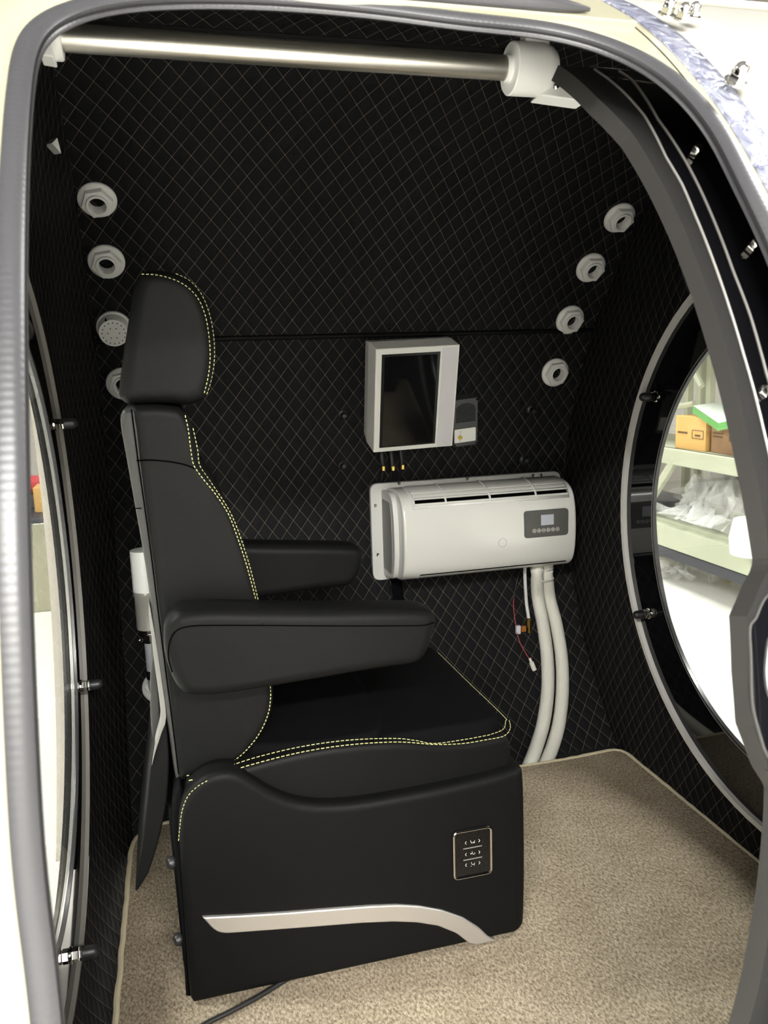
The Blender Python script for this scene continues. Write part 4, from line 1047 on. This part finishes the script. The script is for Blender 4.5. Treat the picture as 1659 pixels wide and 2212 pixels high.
# headrest
YH0, YH1 = 1.425, 1.795
head_px = [(312, 584), (345, 581), (380, 588), (412, 604), (438, 634), (456, 678), (465, 730), (466, 780), (459, 825), (447, 857), (430, 868), (405, 875), (360, 873), (310, 874), (280, 873), (264, 866), (256, 852), (259, 815), (267, 755), (277, 690), (288, 625), (298, 596)]
hd_ = pxo(head_px, YH0, 5)
g = pillow(hd_, YH0, YH1, 0.022, xz, 6); g.build('headrest', M['leather'], ch)
hs_in = [(306, 592), (340, 594), (376, 604), (405, 620), (428, 645), (443, 680), (451, 722), (454, 770), (450, 812), (441, 850)]
stitches(catmull([P(u, v, Y=YH0 + 0.002) for u, v in hs_in], 6), 'stitching', ch, 0.005, 0.0026, 0.0008)
hs_out = [(380, 591), (411, 607), (436, 637), (453, 680), (462, 730), (463, 778), (456, 822), (446, 854)]
stitches(catmull([P(u, v, Y=YH0 + 0.013) for u, v in hs_out], 6), 'stitching', ch, 0.005, 0.0026, 0.0007)
nk = MB(); nk.box((P(330, 878, Y=1.61).x + 0.005, 1.61, P(330, 876, Y=YH0).z), (0.06, 0.22, 0.05)); nk.build('neck_bar', M['suede'], ch, bevel=0.008)

# armrests: a thick pad on each side
arm_px = [(370, 1340), (392, 1326), (430, 1321), (480, 1319), (570, 1321), (700, 1322), (830, 1320), (915, 1321), (938, 1327), (946, 1342), (942, 1368), (932, 1400), (915, 1428), (890, 1440), (840, 1447), (760, 1460), (660, 1477), (560, 1494), (480, 1506), (430, 1509), (400, 1503), (378, 1480), (362, 1440), (354, 1400), (356, 1365)]
YA0, YA1 = 1.305, 1.392
ao = pxo(arm_px, YA0, 4)
def armrest(y0, y1):
    g = pillow(ao, y0, y1, 0.020, xz, 6)
    for i, p in enumerate(g.v):                       # the pad dips slightly towards its outer face
        pass
    o = g.build('armrest', M['leather'], ch)
    return o
ar = armrest(YA0, YA1)
ar2 = armrest(YA1 + 0.455 + 0.087, YA1 + 0.455)
def arm_seam(y, yo):
    q = catmull([P(u, v, Y=YA0) + Vector((0, yo, 0)) for u, v in ((372, 1452), (364, 1420), (367, 1385), (382, 1362), (410, 1353), (460, 1351), (570, 1351), (700, 1352), (830, 1352), (910, 1351), (938, 1345))], 8)
    return q
mb = MB(); mb.tube(arm_seam(0, 0.0005), 0.0013, 6); mb.build('piping_seam', M['groove'], ar)
mb = MB(); mb.tube([P(568, 1322, Y=YA0) + Vector((0, 0.03, 0.001)), P(568, 1322, Y=YA0) + Vector((0, 0.012, -0.003)), P(569, 1349, Y=YA0)], 0.0011, 6); mb.build('cross_seam', M['groove'], ar)
# leather flap hanging behind, and the pale grey back panel
fl_px = [(357, 1552), (363, 1600), (365, 1650), (360, 1725), (345, 1800), (322, 1875), (300, 1913), (293, 1915), (297, 1880), (308, 1800), (317, 1720), (326, 1640), (340, 1585)]
g = pillow(pxo(fl_px, YK0 + 0.03, 4), YK0 + 0.02, YK1 - 0.05, 0.003, xz, 3); g.build('rear_flap', M['leather'], ch)
gp = [(322, 1300), (330, 1340), (340, 1400), (350, 1470), (359, 1545), (349, 1580), (336, 1620), (328, 1650), (336, 1600), (347, 1550), (342, 1490), (335, 1440), (328, 1380), (322, 1330)]
g = pillow(pxo(gp, YK0 + 0.02, 3), YK0 + 0.012, YK1 - 0.03, 0.001, xz, 2); g.build('back_panel', M['shellgrey'], ch)
gd = [(333, 1402), (340, 1450), (344, 1510), (344, 1555), (334, 1590), (327, 1570), (324, 1500), (326, 1440)]
g = pillow(pxo(gd, YK0 + 0.06, 4), YK0 + 0.05, YK1 - 0.06, 0.003, xz, 2); g.build('pocket', M['leather_lit_grey'], ch)

# power cable from under the chair
cb = [P(640, 2118, Y=1.36), P(560, 2152, Z=0.006), P(500, 2184, Z=0.006), P(455, 2206, Z=0.006), P(400, 2235, Z=0.006), P(250, 2300, Z=0.006)]
cb[0].z = 0.006
g = MB(); g.tube(catmull(cb, 10), 0.0045, 10); tag(g.build('power_cable', M['cablem']), 'black power cable on the carpet coming from under the chair', 'cable')
cb2 = [P(236, 1870, X=-0.185), P(226, 1960, X=-0.190), P(230, 2060, X=-0.188), P(236, 2150, X=-0.186)]

# ------------------------------------------------------------------ the workshop outside
FZ = -0.35
def wall(name, pts, m):
    mb = MB(); mb.add(pts, [(0, 1, 2, 3)]); return tag(mb.build(name, m, smooth=False), kind='structure')
wall('ground', [(-6, -4, FZ), (7, -4, FZ), (7, 9, FZ), (-6, 9, FZ)], M['floorw'])
wall('wall_workshop_right', [(4.3, -4, FZ), (4.3, 9, FZ), (4.3, 9, 3.6), (4.3, -4, 3.6)], M['wallgrey'])
wall('wall_workshop_back', [(-6, 7.5, FZ), (7, 7.5, FZ), (7, 7.5, 3.6), (-6, 7.5, 3.6)], M['wallgrey'])
wall('wall_workshop_left', [(-5, -4, FZ), (-5, 9, FZ), (-5, 9, 3.6), (-5, -4, 3.6)], M['wallgrey'])
wall('wall_workshop_front', [(-6, -4, FZ), (7, -4, FZ), (7, -4, 3.6), (-6, -4, 3.6)], M['wallwhite'])

wall('ceiling_workshop', [(-6, -4, 3.6), (7, -4, 3.6), (7, 9, 3.6), (-6, 9, 3.6)], M['roofsteel'])

XS = 3.10
rk = thing('storage_rack', (XS, 4.1, FZ), 'pale green steel storage rack along the workshop wall seen through the right window', 'storage rack')
yP = [P(1503, 900, X=XS).y, P(1526, 900, X=XS).y]
def post(x, y, w=0.07):
    g = MB(); g.box((x, y, (FZ + 2.2) / 2), (w, w * 0.9, 2.2 - FZ)); g.build('upright', M['rack'], rk, bevel=0.006, smooth=False)
for u_ in (1486, 1513, 1533): post(XS + 0.52, P(u_, 900, X=XS + 0.52).y, 0.05)
post(XS + 0.02, 2.3); post(XS + 0.02, 6.3)
def beam(z0, z1, y0=2.2, y1=6.4, x=XS, w=0.05, name='beam', m='rack'):
    g = MB(); g.box((x, (y0 + y1) / 2, (z0 + z1) / 2), (w, y1 - y0, z1 - z0)); g.build(name, M[m], rk, bevel=0.006, smooth=False)
zA = P(1510, 977, X=XS).z
beam(zA - 0.10, zA); 
g = MB(); g.box((XS + 0.28, 4.3, zA - 0.012), (0.56, 4.2, 0.024)); g.build('shelf', M['rack'], rk, smooth=False)
zB = P(1510, 752, X=XS).z; beam(zB, zB + 0.10)
g = MB(); g.box((XS + 0.28, 4.3, zB + 0.03), (0.56, 4.2, 0.024)); g.build('shelf', M['rack'], rk, smooth=False)
zC = P(1480, 1150, X=XS).z; beam(zC - 0.12, zC + 0.02, x=XS - 0.02)
g = MB(); g.box((XS + 0.28, 4.3, zC + 0.03), (0.56, 4.2, 0.03)); g.build('shelf', M['rack'], rk, smooth=False)
beam(zC - 0.19, zC - 0.125, x=XS - 0.01, name='lower_rail', m='darksteel')
def brace(a, b, r=0.02):
    g = MB(); g.tube([a, b], r, 6); g.build('brace', M['rack'], rk, smooth=False)
brace(P(1460, 990, X=XS), P(1405, 1080, X=XS), 0.03)
brace(P(1500, 805, X=XS + 0.1), P(1516, 835, X=XS + 0.1)); brace(P(1450, 880, X=XS + 0.1), P(1500, 872, X=XS + 0.1))
def obox(c, d, rz, name, m, label, cat, extra=None):
    t = thing(name, c, label, cat); mm = Matrix.Translation(c) @ Matrix.Rotation(rz, 4, 'Z')
    g = MB(); g.box((0, 0, d[2] / 2), d, mm); g.build('carton', M[m], t, bevel=0.004, smooth=False)
    return t, mm
pY = P(1478, 952, X=XS + 0.02)
y0 = P(1450, 930, X=XS).y; y1 = P(1512, 930, X=XS).y
c = Vector((XS + 0.16, (y0 + y1) / 2, zA + 0.001)); hgt = P(1480, 899, X=XS + 0.03).z - zA
bx, mm = obox(c, (0.26, abs(y0 - y1) * 0.97, hgt), 0.06, 'cardboard_box', 'kraft', 'yellow cardboard box on the rack shelf seen through the right window', 'box')
g = MB()
for yy, zz, ll in ((0.07, 0.5, 0.09), (-0.07, 0.45, 0.05)): g.box((-0.131, yy, hgt * zz), (0.002, ll, 0.012), mm)
for dz in (0.36, 0.60): g.box((-0.131, -0.07, hgt * dz), (0.002, 0.10, 0.004), mm)
for dy in (-0.12, -0.02): g.box((-0.131, dy, hgt * 0.48), (0.002, 0.004, hgt * 0.24), mm)
g.build('print', M['ink'], bx, smooth=False)
y2 = P(1516, 940, X=XS).y; y3 = P(1590, 940, X=XS).y
c = Vector((XS + 0.20, (y2 + y3) / 2 - 0.06, zA + 0.001)); h2_ = P(1540, 922, X=XS + 0.03).z - zA
bx2, mm = obox(c, (0.30, abs(y2 - y3) * 0.95 + 0.1, h2_), -0.03, 'cardboard_box', 'brown', 'brown cardboard box beside the yellow one on the rack shelf', 'box')
g = MB()
for dz in (0.75, 0.62): g.box((-0.151, 0.13, h2_ * dz), (0.002, 0.09, 0.008), mm)
g.box((-0.151, 0.0, h2_ * 0.6), (0.002, 0.05, 0.03), mm); g.build('print', M['ink'], bx2, smooth=False)
# white and green package lying tilted on the brown box
f_ = [P(1497, 876, X=XS + 0.05), P(1552, 914, X=XS - 0.02), P(1590, 905, X=XS + 0.02), P(1565, 867, X=XS + 0.20)]
dn = Vector((0, 0, -0.045))
pk = thing('flat_package', f_[1], 'flat white and green package lying on the brown box', 'package')
g = MB(); lw = [p + dn for p in f_]; g.add(f_ + lw, [(0, 1, 2, 3), (4, 7, 6, 5), (3, 7, 4, 0), (2, 6, 7, 3)]); g.build('top', M['boxwhite'], pk, smooth=False)
g = MB(); k_ = Vector((-0.002, 0, 0)); g.add([f_[0] + k_, f_[1] + k_, f_[2] + k_, lw[0] + k_, lw[1] + k_, lw[2] + k_], [(0, 3, 4, 1), (1, 4, 5, 2)]); g.build('green_side', M['boxgreen'], pk, smooth=False)
g = MB(); ctr = sum(f_, Vector()) / 4; ex = (f_[2] - f_[1]).normalized(); ey = (f_[0] - f_[1]).normalized(); nn = ex.cross(ey).normalized(); nn = nn if nn.z > 0 else -nn
for k, (a, b) in enumerate(((0.00, 0.05), (0.02, 0.05), (0.04, 0.05), (0.06, 0.05), (0.02, 0.02), (0.05, 0.0))):
    p = f_[1] + ex * (0.12 + a) + ey * (0.10 + b) + nn * 0.003; g.tube([p, p + ey * 0.05 + ex * 0.012 * (-1) ** k], 0.004, 6)
g.build('print', M['greenink'], pk)
# crumpled clear plastic film heaps
def film(pts, amp, name, label, seed, nx=26, ny=18):
    r = random.Random(seed); a, b, c, d = [Vector(p) for p in pts]; hs = [[r.gauss(0, 1) for _ in range(nx + 3)] for _ in range(ny + 3)]
    mb = MB()
    def fn(s, t):
        p = a.lerp(b, s).lerp(d.lerp(c, s), t); i, j = round(s * nx), round(t * ny)
        n = sum(hs[j + dj][i + di] for dj in (0, 1, 2) for di in (0, 1, 2)) / 3; e = 0.25 + math.sin(PI * s) ** 0.5 * math.sin(PI * t) ** 0.5
        return p + Vector((n * amp * 0.5, hs[j][i] * amp * 0.4, abs(n) * amp * e + amp * 0.6 * e))
    mb.grid(fn, nx, ny); o = mb.build(name, M['plastic'], smooth=False); tag(o, label, 'plastic film'); return o
zS = zC + 0.05
film([(XS - 0.03, P(1440, 1090, X=XS).y, zS), (XS - 0.03, P(1620, 1110, X=XS).y, zS), (XS + 0.5, P(1620, 1110, X=XS).y + 0.2, zS + 0.1), (XS + 0.5, P(1440, 1090, X=XS).y + 0.2, zS + 0.12)], 0.12, 'plastic_sheet', 'crumpled clear plastic film on the low shelf of the rack', 2)
film([P(1425, 1250, Z=FZ + 0.02), P(1615, 1270, Z=FZ + 0.02), P(1615, 1215, Z=FZ + 0.02), P(1425, 1225, Z=FZ + 0.02)], 0.06, 'plastic_sheet', 'crumpled clear plastic film on the white floor before the rack', 5)
ra, rbb = P(1380, 1222, Z=FZ + 0.09), P(1494, 1204, Z=FZ + 0.09)
g = MB(); g.tube([ra, rbb - (rbb - ra).normalized() * 0.02, rbb], [0.062, 0.062, 0.052], 28); tag(g.build('foam_roll', M['foam']), 'white foam roll lying on the floor in front of the rack', 'roll')
q = P(1583, 1246, Z=FZ + 0.03); g = MB(); g.lathe([(0.001, 0), (0.03, 0.0), (0.034, 0.012), (0.026, 0.03), (0.001, 0.034)], 16, Matrix.Translation(q - Vector((0, 0, 0.028)))); tag(g.build('yellow_lid', M['yellow']), 'small yellow lid on the workshop floor by the plastic film', 'lid')
q = P(1625, 1180, X=XS - 0.1); g = MB(); g.lathe([(0.02, 0), (0.11, 0.01), (0.12, 0.10), (0.10, 0.20), (0.02, 0.22)], 20, Matrix.Translation((q.x, q.y, zC + 0.04 - 0.02))); tag(g.build('foam_bundle', M['foam']), 'white foam bundle at the near end of the low rack shelf', 'bundle')
g = MB(); q = P(1425, 1108, X=XS + 0.25); g.box((q.x, q.y, zC + 0.085), (0.3, 0.5, 0.07)); tag(g.build('steel_case', M['darksteel'], bevel=0.01, smooth=False), 'dark steel case at the far end of the low rack shelf', 'case')
# seen through the left window: low cream cabinet with a red bundle and a carton on it
ca = P(60, 1325, Z=FZ); cb_ = P(120, 1325, Z=FZ); topz = P(95, 1128, Y=ca.y).z
cab = thing('low_cabinet', (ca.x, ca.y + 0.3, FZ), 'low cream cabinet standing in the workshop seen through the left window', 'cabinet')
g = MB(); g.box((ca.x - 0.1, ca.y + 0.3, (FZ + topz) / 2), (1.2, 0.6, topz - FZ)); g.build('body', M['cream'], cab, bevel=0.01, smooth=False)
g = MB(); g.box((ca.x - 0.1, ca.y + 0.3, topz + 0.015), (1.24, 0.64, 0.03)); g.build('worktop', M['darksteel'], cab, bevel=0.004, smooth=False)
q0 = P(92, 1085, Y=ca.y + 0.2); g = MB(); g.box((q0.x + 0.03, ca.y + 0.3, topz + 0.03 + 0.08), (0.16, 0.2, 0.16)); tag(g.build('carton', M['kraft'], bevel=0.005, smooth=False), 'small yellow carton on the low cabinet beyond the left window', 'box')
q0 = P(88, 1047, Y=ca.y + 0.45); g = MB(); g.tube([(q0.x - 0.35, ca.y + 0.48, q0.z), (q0.x + 0.12, ca.y + 0.48, q0.z)], 0.06, 20); 
rr0 = g.build('red_roll', M['red']); tag(rr0, 'red fabric roll behind the carton on the low cabinet', 'roll')
g = MB(); g.box((q0.x - 0.1, ca.y + 0.48, (topz + 0.03 + q0.z - 0.06) / 2), (0.5, 0.18, q0.z - 0.06 - topz - 0.03)); tag(g.build('grey_case', M['darksteel'], bevel=0.006, smooth=False), 'dark case under the red roll on the low cabinet', 'case')
